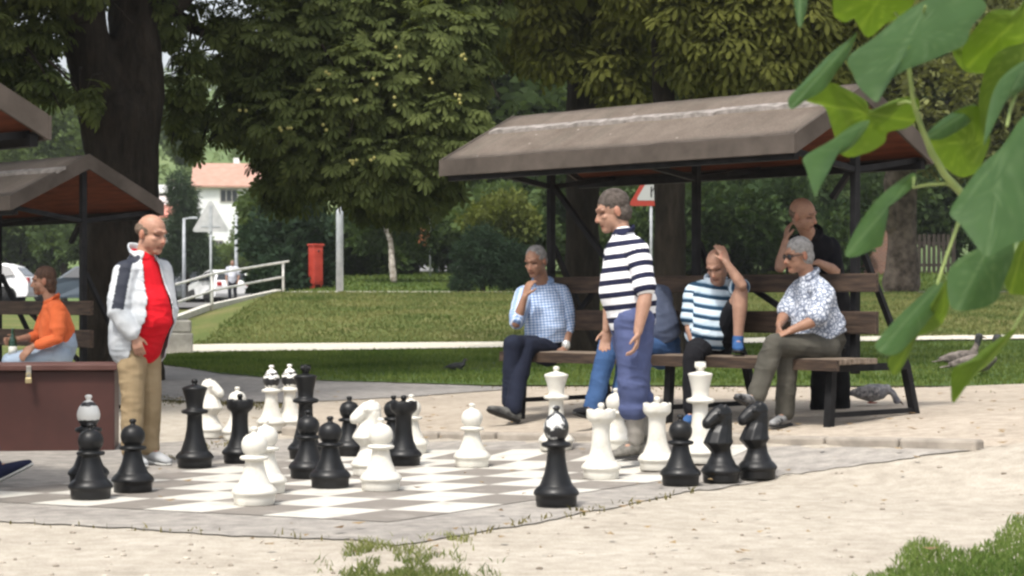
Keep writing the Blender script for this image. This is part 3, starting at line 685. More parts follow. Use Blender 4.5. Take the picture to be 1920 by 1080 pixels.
def shelter(label, loc, rz, hl0=-1.72, hl1=1.8, legdrop=.12):
    r = thing('bench_shelter', label, 'shelter', loc, rz, 'roofed bench shelters')
    ze, zr, hw, th = 1.98, 2.38, .80, .13
    sl = math.atan2(zr - ze, hw)
    # roof slopes (two slabs meeting at the ridge)
    mb = MB()
    for s in (-1, 1):
        n = Vector((0, s * math.sin(sl), math.cos(sl)))
        pr = [(s * hw, ze), (0, zr)]
        V = []; nxs, nys = 24, 8
        for i in range(nxs + 1):
            for j in range(nys + 1):
                t = j / nys; x = hl0 + (hl1 - hl0) * i / nxs
                z = ze + (zr - ze) * t + .006 * mnoise.noise(Vector((x * 4, t * 5, s)))
                V.append((x, s * hw * (1 - t), z))
        n0 = len(V); V += [(v[0], v[1], v[2] - .05) for v in V]
        Fc = []
        for i in range(nxs):
            for j in range(nys):
                a = i * (nys + 1) + j; q = (a, a + nys + 1, a + nys + 2, a + 1)
                if s > 0: q = q[::-1]
                Fc.append(q); Fc.append(tuple(n0 + k for k in q[::-1]))
        for j in range(nys):
            for i in (0, nxs):
                a = i * (nys + 1) + j; Fc.append((a, a + 1, n0 + a + 1, n0 + a))
        for i in range(nxs):
            for j in (0, nys):
                a = i * (nys + 1) + j; Fc.append((a, a + nys + 1, n0 + a + nys + 1, n0 + a))
        mb.add(V, Fc)
    rf = mb.build('roof', SH, r, True)
    rr = random.Random(5)
    for s in (-1, 1):
        tab = MB()
        x = hl0 + .05
        while x < hl1 - .2:
            w = rr.uniform(.26, .34); t = .56 + rr.uniform(-.012, .012)
            for k in range(6):
                pass
            V = []; m_ = 8
            for i in range(m_ + 1):
                u = i / m_; lift = .008 + .012 * math.sin(u * math.pi) * rr.uniform(.7, 1.2)
                for tt, e in ((t, lift), (t + .10, .004)):
                    V.append((x + w * u, s * hw * (1 - tt), ze + (zr - ze) * tt + e + .012)); V.append((x + w * u, s * hw * (1 - tt), ze + (zr - ze) * tt - .01))
            Fc = []
            for i in range(m_):
                a = i * 4; b = a + 4; Fc += [(a, b, b + 2, a + 2), (a, a + 1, b + 1, b), (a + 2, b + 2, b + 3, a + 3)]
            Fc += [(0, 2, 3, 1), (m_ * 4, m_ * 4 + 1, m_ * 4 + 3, m_ * 4 + 2)]
            tab.add(V, Fc); x += w
        tab.build('shingle_course', two_tone('curled_shingle', (.15, .135, .12, 1), (.30, .27, .25, 1), 14, .8), rf, False)
    # soffits (boards under the slopes)
    mb = MB()
    for s in (-1, 1):
        V = [(hl0 + .03, s * (hw - .03), ze - .062), (hl1 - .03, s * (hw - .03), ze - .062), (hl1 - .03, 0, zr - .062), (hl0 + .03, 0, zr - .062)]
        V2 = [(v[0], v[1], v[2] - .018) for v in V]
        mb.add(V + V2, [(0, 1, 2, 3), (7, 6, 5, 4), (0, 4, 5, 1), (1, 5, 6, 2), (2, 6, 7, 3), (3, 7, 4, 0)])
    mb.build('soffit', SOF, r)
    # fascias along eaves and up the gables
    for s in (-1, 1):
        m2 = MB(); m2.box(((hl0 + hl1) / 2, s * (hw + .012), ze - .068), (hl1 - hl0 + .05, .024, th), bev=.004); m2.build('eaves_fascia', FAS, r)
    for x in (hl0 - .013, hl1 + .013):
        m2 = MB()
        V = []
        for y, z in ((-hw, ze), (0, zr), (hw, ze)):
            for dz in (.006, -th): V += [(x - .012, y, z + dz), (x + .012, y, z + dz)]
        Fc = []
        for a in (0, 4): Fc += [(a, a + 4, a + 5, a + 1), (a + 2, a + 3, a + 7, a + 6), (a, a + 2, a + 6, a + 4), (a + 1, a + 5, a + 7, a + 3)]
        Fc += [(0, 1, 3, 2), (8, 10, 11, 9)]
        m2.add(V, Fc); m2.build('gable_fascia', FAS, r)
    # frame
    px = (-1.30, .25, 1.72)
    for x in px:
        mb = MB(); mb.box((x, 0, (zr - .09 + .34) / 2), (.055, .055, zr - .09 - .34), bev=.006); mb.build('post', POST, r)
        for s in (-1, 1):
            lg = MB(); lg.bar((x + .12, s * .43, .40), (x + .12, s * (.47 if s < 0 else .60), -legdrop), .055, .055, up=(1, 0, 0)); lg.build('leg', POST, r)
        cb = MB(); cb.box((x + .06, 0, .392), (.17, .05, .05)); cb.box((x + .12, 0, .39), (.05, .90, .05)); cb.bar((x + .12, -.46, .07), (x + .12, .55, .07), .035, .035); cb.bar((x, .03, 1.30), (x + .12, .44, .41), .035, .04, up=(1, 0, 0)); cb.build('cross_frame', POST, r)
        rb = MB()
        for s in (-1, 1): rb.bar((x, s * .03, 1.78), (x, s * (hw - .06), ze - .10), .04, .04, up=(1, 0, 0))
        rb.build('roof_strut', POST, r)
    for x, dx in ((-1.30, .72), (1.72, -.20)):
        mb = MB(); mb.bar((x + (.03 if dx > 0 else -.03), .0, 1.78), (x + dx, .0, 1.78 - abs(dx) * .98), .04, .04, up=(0, 1, 0)); mb.build('brace', POST, r)
    mb = MB(); mb.bar((-1.26, .012, .52), (-.75, .012, 1.0), .04, .03, up=(0, 1, 0)); mb.build('brace', POST, r)
    mb = MB(); mb.bar((1.62, .012, .50), (.72, .012, .98), .04, .03, up=(0, 1, 0)); mb.build('brace', POST, r)
    for s in (-1, 1):
        mb = MB(); mb.box(((hl0 + hl1) / 2, s * (hw - .06), ze - .135), (hl1 - hl0 - .04, .05, .07)); mb.build('eaves_beam', POST, r)
    mb = MB(); mb.box(((hl0 + hl1) / 2, 0, zr - .108), (hl1 - hl0 - .04, .06, .07)); mb.build('ridge_beam', POST, r)
    # bench
    mb = MB()
    for k in range(3): mb.box((.33, -.46 + k * .15, .437 + .003 * (k % 2)), (3.3, .135, .04), bev=.006)
    mb.build('seat', SEATW, r)
    mb = MB(); mb.box((.33, -.545, .415), (3.3, .03, .075)); mb.build('seat_edge', PLANK, r)
    for z, h in ((.70, .16), (.98, .13)):
        mb = MB(); mb.box((.30, -.055, z), (3.3, .04, h), bev=.006); mb.build('backrest_board', PLANK, r)
    return r
SH_LOC = (1.22, 15.5, .2)
sh1 = shelter('brown roofed bench shelter on the right with the row of sitting men', SH_LOC, R(-46))
ap = W3(165, 290, 18.5)   # gable peak of the left shelter
def place_copy(peak, rz, label, z):
    c = copy_tree(sh1); c['label'] = label; c.rotation_euler = (0, 0, rz)
    q = Matrix.Rotation(rz, 3, 'Z') @ Vector((1.8, 0, 0)); c.location = (peak[0] - q.x, peak[1] - q.y, z); return c
sh2 = place_copy(ap, R(-45), 'left shelter whose gable end faces us, beside the forked tree', ap.z - 2.38)
sh3 = place_copy(Vector((-3.10, 10.45, 0)), R(-45), 'shelter of which only a roof corner shows at the left edge', .08)
for ch in sh3.children:
    if ch.name.split('.')[0] in ('leg', 'cross_frame') and max(v.co.x for v in ch.data.vertices) > 1.7: ch.location.x -= .7
def bench(x, y, z=0.0, sh=None):       # a point of the right shelter's bench
    q = Matrix.Rotation(R(-46), 3, 'Z') @ Vector((x, y, z)); return Vector(SH_LOC) + q

# ------------------------------------------------------------------ brown box with padlock
b0 = gp(215, 838)
bx = thing('storage_box', 'long dark brown lidded storage box with a padlock, under the left shelter', 'box', (b0.x, b0.y, b0.z - .03), R(8))
BR = Mat('brown_paint', (.06, .022, .018, 1), .45, .4); _v = BR.coord(); BR.color(BR.ramp(BR.noise(_v, 1.5, 5, .6), [(.3, (.045, .018, .015, 1)), (.7, (.085, .032, .026, 1))])); BR = BR.m
mb = MB(); mb.box((-1.1, .30, .29), (2.2, .60, .58), bev=.01); mb.build('body', BR, bx)
mb = MB(); mb.box((-1.1, .285, .605), (2.24, .66, .045), bev=.008); ld = mb.build('lid', two_tone('lid_paint', (.07, .03, .025, 1), (.13, .065, .055, 1), 3, .5), bx)
st = Mat('dull_steel', (.5, .48, .44, 1), .35, .5, .8).m
mb = MB(); mb.box((-.60, -.055, .575), (.035, .012, .09), bev=.003); mb.build('hasp', st, bx)
mb = MB(); mb.box((-.60, -.075, .515), (.045, .022, .04), bev=.006); mb.tube([(-.615, -.075, .535), (-.615, -.075, .56), (-.60, -.075, .57), (-.585, -.075, .56), (-.585, -.075, .535)], [.004] * 5, n=8); mb.build('padlock', Mat('brass', (.55, .45, .25, 1), .35, .5, .7).m, bx)

# ------------------------------------------------------------------ chess pieces
PB = Mat('black_plastic', (.006, .007, .008, 1), .40, .32); _v = PB.coord(); PB.rough(PB.ramp(PB.noise(_v, 14, 4), [(.3, (.28,) * 3 + (1,)), (.7, (.5,) * 3 + (1,))]))
PB.color(PB.ramp(PB.noise(_v, 6, 5, .7), [(.35, (.004, .0045, .005, 1)), (.7, (.011, .011, .012, 1))])); PB = PB.m
PW = Mat('white_plastic', (.62, .60, .535, 1), .5, .3); _v = PW.coord(); PW.color(PW.ramp(PW.noise(_v, 7, 6, .7), [(.3, (.50, .47, .40, 1)), (.5, (.63, .61, .55, 1))])); PW = PW.m
def base_prof(s=1.0, hs=1.0):
    return [(r * s, z * hs) for r, z in ((.103, 0), (.106, .004), (.108, .03), (.109, .052), (.118, .058), (.120, .066), (.117, .076), (.108, .088), (.094, .102), (.088, .106), (.086, .110))]
def pawn_prof():
    return base_prof() + [(.074, .135), (.062, .165), (.053, .20), (.048, .225), (.048, .232), (.070, .236), (.076, .242), (.077, .248), (.072, .255), (.050, .260), (.047, .264), (.056, .272), (.065, .290), (.069, .310), (.067, .330), (.058, .350), (.044, .364), (.026, .372), (.016, .376), (.014, .384), (.019, .392), (.021, .399), (.018, .406), (.008, .41)]
def rook_prof():
    return base_prof() + [(.078, .13), (.066, .16), (.058, .20), (.054, .25), (.053, .29), (.055, .325), (.060, .335), (.078, .350), (.086, .362), (.088, .37), (.088, .41), (.086, .415), (.074, .415), (.072, .395), (.03, .395), (.015, .397), (.013, .41), (.014, .425), (.020, .436), (.020, .446), (.014, .454), (.004, .457)]
def queen_prof():
    return base_prof(1.02) + [(.078, .14), (.062, .19), (.053, .24), (.049, .29), (.048, .335), (.052, .342), (.078, .347), (.085, .354), (.086, .362), (.080, .37), (.056, .376), (.052, .385), (.056, .42), (.066, .46), (.076, .49), (.082, .503), (.082, .51), (.076, .515), (.05, .525), (.02, .532), (.014, .537), (.019, .545), (.022, .555), (.019, .564), (.008, .57)]
def king_prof():
    return base_prof(1.03) + [(.078, .15), (.062, .21), (.053, .27), (.049, .32), (.048, .365), (.052, .372), (.080, .378), (.088, .386), (.089, .395), (.082, .404), (.055, .412), (.052, .42), (.055, .46), (.064, .50), (.073, .54), (.078, .553), (.078, .56), (.070, .565), (.035, .572), (.022, .576)]
def bishop_low(): return base_prof() + [(.076, .135), (.062, .175), (.053, .22), (.048, .265), (.047, .295), (.050, .302), (.072, .307), (.078, .314), (.078, .322), (.072, .33), (.05, .337), (.046, .345)]
def mitre_prof(): return [(.044, .345), (.050, .352), (.060, .37), (.066, .392), (.067, .41), (.063, .43), (.054, .452), (.040, .472), (.026, .484), (.015, .49), (.013, .497), (.019, .505), (.021, .512), (.018, .52), (.006, .524)]
MITRE_B = Mat('black_and_white_mitre', (.02, .02, .02, 1), .3, .5); _v = MITRE_B.coord(); _f = MITRE_B.noise(_v, 11, 3, .6)
MITRE_B.color(MITRE_B.ramp(_f, [(.52, (.016, .017, .019, 1)), (.58, (.62, .62, .60, 1))])); MITRE_B = MITRE_B.m  # white patches stand for paint and for glints, both put into the colour
MITRE_P = Mat('white_banded_mitre', (.7, .7, .7, 1), .4, .5); _tc = MITRE_P.n('ShaderNodeTexCoord'); _sx = MITRE_P.n('ShaderNodeSeparateXYZ'); MITRE_P.l(_tc.outputs['Object'], _sx.inputs[0])
_z = MITRE_P.math('ADD', _sx.outputs[2], MITRE_P.math('MULTIPLY', MITRE_P.noise(_tc.outputs['Object'], 22, 2), .03))
MITRE_P.color(MITRE_P.ramp(_z, [(0, (.016, .016, .018, 1)), (.385, (.016, .016, .018, 1)), (.388, (.66, .66, .63, 1)), (.47, (.66, .66, .63, 1)), (.472, (.016, .016, .018, 1)), (.492, (.016, .016, .018, 1)), (.494, (.66, .66, .63, 1))], 'CONSTANT')); MITRE_P = MITRE_P.m
MITRE_W = Mat('white_mitre_black_crown', (.8, .8, .75, 1), .4, .5); _tc = MITRE_W.n('ShaderNodeTexCoord'); _sx = MITRE_W.n('ShaderNodeSeparateXYZ'); MITRE_W.l(_tc.outputs['Object'], _sx.inputs[0])
_wv = MITRE_W.math('MULTIPLY', MITRE_W.noise(_tc.outputs['Object'], 30, 1), .06)
_z = MITRE_W.math('ADD', _sx.outputs[2], _wv)
MITRE_W.color(MITRE_W.ramp(_z, [(0, (.8, .78, .72, 1)), (.384, (.016, .016, .018, 1)), (.445, (.8, .78, .72, 1)), (.472, (.016, .016, .018, 1)), (.492, (.8, .78, .72, 1))], 'CONSTANT')); MITRE_W = MITRE_W.m
def knight_mesh():
    mb = MB(); mb.lathe(base_prof() + [(.080, .125), (.066, .15), (.060, .175), (.058, .195), (.030, .205)], 28)
    # chest and neck, seen from the side as in the photo (x is the way it looks)
    mb.tube([(0, 0, .17), (.004, 0, .20), (.020, 0, .235), (.006, 0, .28), (-.012, 0, .33), (-.014, 0, .38), (-.006, 0, .42)], [(.052, .052), (.066, .064), (.090, .094), (.072, .078), (.056, .060), (.054, .056), (.042, .044)], side=(0, 1, 0), n=10)
    mb.tube([(-.02, 0, .405), (.02, 0, .40), (.06, 0, .378), (.092, 0, .352)], [(.050, .054), (.054, .054), (.044, .044), (.037, .037)], side=(0, 1, 0), n=10)
    mb.tube([(.085, 0, .358), (.10, 0, .345)], [(.034, .036), (.030, .031)], side=(0, 1, 0), n=10)
    for s in (-1, 1):
        mb.tube([(-.012, s * .024, .425), (-.016, s * .03, .462)], [.016, .006], n=8)
        mb.ell((.040, s * .048, .406), (.016, .012, .014), nu=8, nv=6)
        mb.ell((.094, s * .018, .356), (.010, .009, .008), nu=8, nv=6)
    mb.tube([(-.005, 0, .445), (-.045, 0, .41), (-.058, 0, .35), (-.055, 0, .29), (-.045, 0, .24)], [(.012, .018), (.014, .020), (.015, .02), (.016, .02), (.014, .016)], side=(0, 1, 0), n=8)
    V, Fc, N = fuse(mb, .0055, 2); return V, Fc
KV, KF = knight_mesh()
proto = {}
def piece(kind, col, px, py, label, rz=0.0, far=0.0):
    key = (kind, col); matl = PB if col == 'black' else PW
    s0 = gp(px, py); k = (s0.y + .105) / s0.y
    loc = Vector((s0.x * k, s0.y * k, 0)); loc.z = zground(loc.x, loc.y) - (.0185 if kerb_s(loc.x, loc.y) < 0 else .016)
    grp = '%s chess %ss' % (col, kind)
    if key not in proto:
        nm = 'chess_' + kind
        if kind == 'knight': o = mesh_obj(nm, KV, KF, matl)
        else:
            mb = MB(); prof = {'pawn': pawn_prof, 'rook': rook_prof, 'queen': queen_prof, 'king': king_prof}.get(kind, bishop_low)()
            mb.lathe(prof, 48)
            if kind == 'rook': mb.V = [(x, y, z + .003 - (.008 if int((math.atan2(y, x) + math.pi) / (math.pi / 8) + .01) % 2 else 0)) if z > .409 and math.hypot(x, y) > .07 and z < .42 else (x, y, z) for x, y, z in mb.V]
            if kind == 'king':
                mb.tube([(0, 0, .572), (0, 0, .592), (0, 0, .632), (0, 0, .636)], [.022, (.026, .02), (.036, .024), (.034, .023)], side=(1, 0, 0), n=4, caps=False); mb.box((0, 0, .612), (.070, .034, .028), bev=.005)
            o = mb.build(nm, matl, None, True)
            if kind == 'bishop':
                mt = MB(); mt.lathe(mitre_prof(), 36); mt.build('mitre', MITRE_B if col == 'black' else MITRE_W, o, True)
        proto[key] = o
    else: o = copy_tree(proto[key])
    o.location = loc; o.rotation_euler = (0, 0, rz); return tag(o, label, 'chess piece', grp)
a = piece('bishop', 'black', 1043, 945, 'black bishop standing alone at the front of the board, nearest to us')
b = piece('bishop', 'black', 166, 905, 'black bishop with white painted head behind the left pawn')
for ch in b.children:
    ch.data = ch.data.copy(); ch.data.materials[0] = MITRE_P
piece('pawn', 'black', 170, 932, 'black pawn right in front of the bishop with the white head')
piece('pawn', 'black', 249, 919, "black pawn in front of the jacketed man's shoes")
piece('queen', 'black', 365, 873, 'black queen right of the man in the red shirt')
piece('knight', 'white', 393, 818, 'white knight behind the black queen', R(-25))
piece('rook', 'black', 450, 864, 'black rook on the left half of the board in front of a white pawn')
piece('pawn', 'white', 445, 822, 'white pawn whose head shows above the left black rook')
piece('bishop', 'white', 509, 808, 'left of two white bishops with black painted crowns on the far kerb')
piece('bishop', 'white', 543, 803, 'right of two white bishops with black painted crowns, beside the black king')
piece('king', 'black', 573, 856, 'tall black king behind the pawns in the middle of the board')
piece('pawn', 'black', 578, 893, 'black pawn directly in front of the black king')
piece('pawn', 'black', 619, 911, 'black pawn one square nearer than the pawn before the king')
piece('pawn', 'black', 655, 851, 'black pawn touching the white knight from the left')
piece('knight', 'white', 694, 888, 'white knight behind a white pawn in the middle of the board', R(200))
piece('pawn', 'white', 714, 916, 'white pawn overlapping the middle white knight, in front of it')
piece('pawn', 'black', 738, 850, 'black pawn peeking out behind the black rook')
piece('rook', 'black', 757, 869, 'black rook to the right of the middle white knight')
piece('pawn', 'white', 771, 848, 'white pawn half hidden behind the right black rook')
piece('pawn', 'white', 885, 872, 'white pawn standing free in the centre right of the board')
piece('pawn', 'white', 477, 943, 'white pawn at the front left of the board, largest of the white pieces')
piece('pawn', 'white', 498, 921, 'white pawn just behind the front left white pawn')
piece('queen', 'white', 1043, 843, 'white queen behind the lone front bishop')
piece('rook', 'white', 1127, 894, 'white rook left of the striped walker')
piece('pawn', 'white', 1155, 842, 'white pawn between the left white rook and the walking man')
piece('rook', 'white', 1232, 880, "white rook right of the striped walker's leg")
piece('king', 'white', 1313, 868, 'tall white king behind the black pieces on the right')
piece('pawn', 'black', 1276, 906, 'black pawn left of the two black knights')
piece('knight', 'black', 1352, 901, 'left of the two black knights, next to the pawn', R(208))
piece('knight', 'black', 1420, 896, 'right of the two black knights, outermost piece', R(200))

# ------------------------------------------------------------------ street furniture beyond
GALV = two_tone('galvanised', (.30, .32, .34, 1), (.42, .44, .46, 1), 6, .5, spec=.4)
WHP = two_tone('white_paint_rail', (.55, .54, .50, 1), (.72, .70, .66, 1), 5, .6)
p = on_ground(637, 49.2)
lp = thing('lamp_post', 'grey lamp post on the upper path, its top lost in the chestnut leaves', 'lamp post', p)
mb = MB(); mb.lathe([(.085, -.1), (.085, .9), (.08, .95), (.055, 1.0), (.045, 3.6), (.03, 3.62)], 20); mb.lathe([(.088, -.1), (.088, 1.9), (.08, 2.0), (.06, 2.02)], 20); mb.build('pole', GALV, lp, True)
mb = MB(); mb.lathe([(.05, 3.6), (.16, 3.68), (.18, 3.8), (.10, 3.92), (.02, 3.95)], 20); mb.build('lantern', Mat('lantern', (.6, .6, .58, 1), .4).m, lp, True)
p = on_ground(592, 52)
rc = thing('utility_cabinet', 'tall narrow red metal cabinet standing on the grass near the lamp post', 'cabinet', p, R(38))
RED = two_tone('red_paint', (.33, .035, .022, 1), (.45, .06, .04, 1), 5, .5)
mb = MB(); mb.box((0, 0, .62), (.28, .26, 1.0), bev=.012); mb.build('body', RED, rc)
mb = MB(); mb.box((0, -.136, .62), (.22, .012, .86), bev=.004); mb.build('door', RED, rc); mb = MB(); mb.tube([(0, -.146, .98), (0, -.15, .98)], [.03, .03], n=10); mb.build('lock', Mat('lock', (.02, .02, .02, 1), .5).m, rc)
mb = MB(); mb.box((0, 0, 1.14), (.33, .31, .05), bev=.01); mb.build('cap', RED, rc)
mb = MB()
for s in (-1, 1): mb.box((s * .10, 0, .05), (.05, .2, .24))
mb.build('foot', RED, rc)
# railing
rail_pts = [(531, 49.8), (398, 44.0), (300, 39.0)]
rp = [on_ground(*q) for q in rail_pts]
rl = thing('handrail', 'white tubular handrail with two bars beside the sloping path', 'railing', rp[1]); q0 = rp[1]
for q in rp:
    mb = MB(); mb.tube([q - q0 - Vector((0, 0, .1)), q - q0 + Vector((0, 0, .76))], [.028, .028], n=12, caps=False); mb.build('post', WHP, rl, True)
ext = rp[0] + (rp[0] - rp[1]).normalized() * .5
for h in (.76, .40):
    mb = MB(); pl = [q - q0 + Vector((0, 0, h)) for q in (([ext] if h > .5 else []) + rp)]
    pl.append(pl[-1] + (pl[-1] - pl[-2]) * .6); mb.tube(pl, [.026] * len(pl), n=10); mb.build('rail', WHP, rl, True)
mb = MB()
for a_, b_ in zip(rp[:-1], rp[1:]): mb.bar(a_ + Vector((-.12, 0, .03)), b_ + Vector((-.12, 0, .03)), .14, .12)
tag(mb.build('path_edging', two_tone('pale_edging', (.50, .48, .42, 1), (.62, .6, .54, 1), 4, .9)), kind='structure')
# concrete block at the corner of the path
p = gp(330, 664)
cb = thing('concrete_bin', 'squat pale concrete litter bin at the end of the path', 'litter bin', p, R(12))
CON = two_tone('concrete', (.30, .285, .25, 1), (.46, .44, .39, 1), 6, .9, bump=.4)
mb = MB(); mb.box((0, .1, .16), (.50, .44, .32), bev=.02); mb.build('base', CON, cb); mb = MB(); mb.box((.0, .1, .42), (.46, .40, .196), bev=.03); mb.build('body', CON, cb)
mb = MB(); mb.box((0, .1, .525), (.34, .28, .012)); mb.build('opening', Mat('dark_opening', (.03, .03, .03, 1), .9).m, cb)
# triangular signs
def tri_sign(label, px, py_c, py_foot, half, Y, face, front):
    p = on_ground(px, Y); r = thing('warning_sign', label, 'road sign', p)
    k = Y / F; zc = CAMH - (py_c - HZ) * k - p.z; h = half * k
    mb = MB(); mb.tube([(0, .03, -.2), (0, .03, zc + h * .7)], [.032, .032], n=12, caps=False); mb.build('pole', GALV, r, True)
    def tri(s, y0, y1, rnd=.12):
        pts = []
        for cx, cz in ((0, 1.0), (-1.0, -.72), (1.0, -.72)):
            c = Vector((cx, cz)) * (1 - rnd); a0 = {(0, 1.0): 30, (-1.0, -.72): 150, (1.0, -.72): 270}[(cx, cz)]
            for t in range(5):
                a = R(a0 + 120 * t / 4) ; pts.append((c.x + rnd * math.cos(a), c.y + rnd * math.sin(a)))
        n = len(pts); V = [(x * s, y0, zc + z * s) for x, z in pts] + [(x * s, y1, zc + z * s) for x, z in pts]
        return V, [tuple(range(n)), tuple(range(2 * n - 1, n - 1, -1))] + [(i, n + i, n + (i + 1) % n, (i + 1) % n) for i in range(n)]
    mb = MB(); mb.add(*tri(h, -.012, .0)); mb.build('plate', face, r)
    if front:
        mb = MB(); mb.add(*tri(h * .66, -.018, -.013)); mb.build('white_panel', Mat('sign_white', (.36, .37, .36, 1), .6).m, r)
        mb = MB(); mb.box((0, -.021, zc - .1 * h), (.07 * h, .006, .50 * h)); mb.bar((-.0, -.021, zc - .1 * h), (.16 * h, -.021, zc + .12 * h), .006, .06 * h, up=(0, 0, 1)); mb.build('symbol', Mat('sign_black', (.03, .03, .03, 1), .6).m, r)
    else:
        mb = MB(); mb.box((0, -.02, zc - .02 * h), (.16 * h, .018, 1.5 * h)); mb.box((0, -.02, zc - .45 * h), (1.1 * h, .012, .07 * h)); mb.build('bracket', GALV, r)
tri_sign('grey back of a triangular road sign on a thin pole before the white house', 395, 410, 590, 33, 54, two_tone('sign_back', (.36, .37, .37, 1), (.5, .5, .5, 1), 4, .5), False)
tri_sign('red edged triangular warning sign on a grey pole behind the shelter', 1221, 356, 520, 40, 45, Mat('sign_red', (.30, .035, .022, 1), .6).m, True)
for px, top, lab in ((345, 410, 'small grey street lamp before the dark cypress, arm to the right'), (443, 404, 'grey street lamp pole right of the triangular sign back')):
    p = on_ground(px, 85); hh = CAMH - (top - HZ) * 85 / F - p.z
    r = thing('street_lamp', lab, 'street lamp', p, 0, 'street lamps by the car park')
    mb = MB(); mb.tube([(0, 0, -.2), (0, 0, hh)], [.085, .06], n=10, caps=False); mb.build('pole', GALV, r, True)
    mb = MB(); mb.tube([(0, 0, hh - .02), (.28, 0, hh + .04)], [.04, .035], n=8); mb.box((.4, 0, hh + .03), (.34, .16, .09), bev=.02); mb.build('lamp_head', GALV, r)
# low brick wall and wooden gate right
p = on_ground(1585, 60.5)
bw = thing('brick_wall', 'low red brick wall with pale coping right of the shelter', 'wall', (p.x, p.y, p.z), R(-6))
bk = Mat('brick', (.25, .1, .06, 1), .9); _v = bk.coord(); _b = bk.n('ShaderNodeTexBrick', **{'Scale': 4.0}); _b.inputs['Color1'].default_value = (.17, .07, .045, 1); _b.inputs['Color2'].default_value = (.12, .055, .04, 1); _b.inputs['Mortar'].default_value = (.3, .26, .22, 1)
_mp = bk.n('ShaderNodeMapping'); _mp.inputs['Rotation'].default_value = (R(90), 0, 0); bk.l(_v, _mp.inputs[0]); bk.l(_mp.outputs[0], _b.inputs['Vector']); bk.color(_b.outputs['Color'])
zt = CAMH - (428 - HZ) * 60.5 / F - p.z
mb = MB(); mb.box((0, 0, zt / 2 - .2), (2.6, .25, zt + .4 - .07)); mb.build('brickwork', bk.m, bw); mb = MB(); mb.box((0, 0, zt), (2.7, .34, .07), bev=.01); mb.build('coping', CON, bw)
p = on_ground(1742, 61)
wg = thing('wooden_gate', 'dark slatted wooden gate behind the knotty trunk', 'gate', p)
mb = MB()
for k in range(9): mb.box((-.58 + k * .145, 0, .62), (.10, .03, 1.2 + .02 * (k % 2)), bev=.004)
GW = two_tone('gate_wood', (.022, .017, .014, 1), (.05, .04, .031, 1), 4, .8, vec=(9, 9, 1)); mb.build('slats', GW, wg)
mb = MB(); mb.box((0, .035, .3), (1.34, .03, .09)); mb.box((0, .035, .95), (1.34, .03, .09)); mb.build('rail', GW, wg)
for s in (-1, 1):
    mb = MB(); mb.box((s * .74, .02, .65), (.11, .11, 1.5), bev=.006); mb.build('gate_post', GW, wg)
# orange hanging sign / flag beyond the birch, green mesh fence
p = on_ground(796, 58)
of = thing('banner', 'faded orange banner hanging on a thin pole among the bushes', 'banner', p)
mb = MB(); mb.tube([(.16, .03, -.1), (.16, .03, 1.95)], [.025, .02], n=8, caps=False); mb.build('pole', GALV, of, True)
V = []; Fc = []
for i in range(7):
    for j in range(11): V.append((-.19 + .33 * i / 6, .03 * math.sin(i * 1.3 + j * .5), .92 + .98 * j / 10 + .02 * math.sin(i * 1.1)))
for i in range(6):
    for j in range(10): Fc.append((i * 11 + j, (i + 1) * 11 + j, (i + 1) * 11 + j + 1, i * 11 + j + 1))
mb = MB(); mb.add(V, Fc); cl = mb.build('cloth', two_tone('orange_cloth', (.38, .13, .06, 1), (.50, .22, .12, 1), 8, .8), of, True); sf = cl.modifiers.new('thick', 'SOLIDIFY'); sf.thickness = .006
p0 = on_ground(790, 64.5)
fn = thing('sports_fence', 'tall green fence frame standing behind the bushes right of the birch', 'fence', p0)
GFN = Mat('fence_green', (.10, .26, .20, 1), .5).m
for k in range(4):
    mb = MB(); mb.tube([(k * 1.0 - .5, 0, -.3), (k * 1.0 - .5, 0, 2.7)], [.045, .045], n=8, caps=False); mb.build('post', GFN, fn, True)
mb = MB()
for h in (.4, 1.4, 2.65): mb.tube([(-.5, 0, h), (2.5, 0, h)], [.03, .03], n=6)
mb.build('rail', GFN, fn, True)
mb = MB()
for k in range(31): mb.bar((-.5 + k * .1, .0, .35), (-.5 + k * .1, 0, 2.65), .012)
for k in range(23): mb.bar((-.5, .012, .35 + k * .1), (2.5, .012, .35 + k * .1), .012)
mb.build('mesh', GFN, fn)['kind'] = 'stuff'

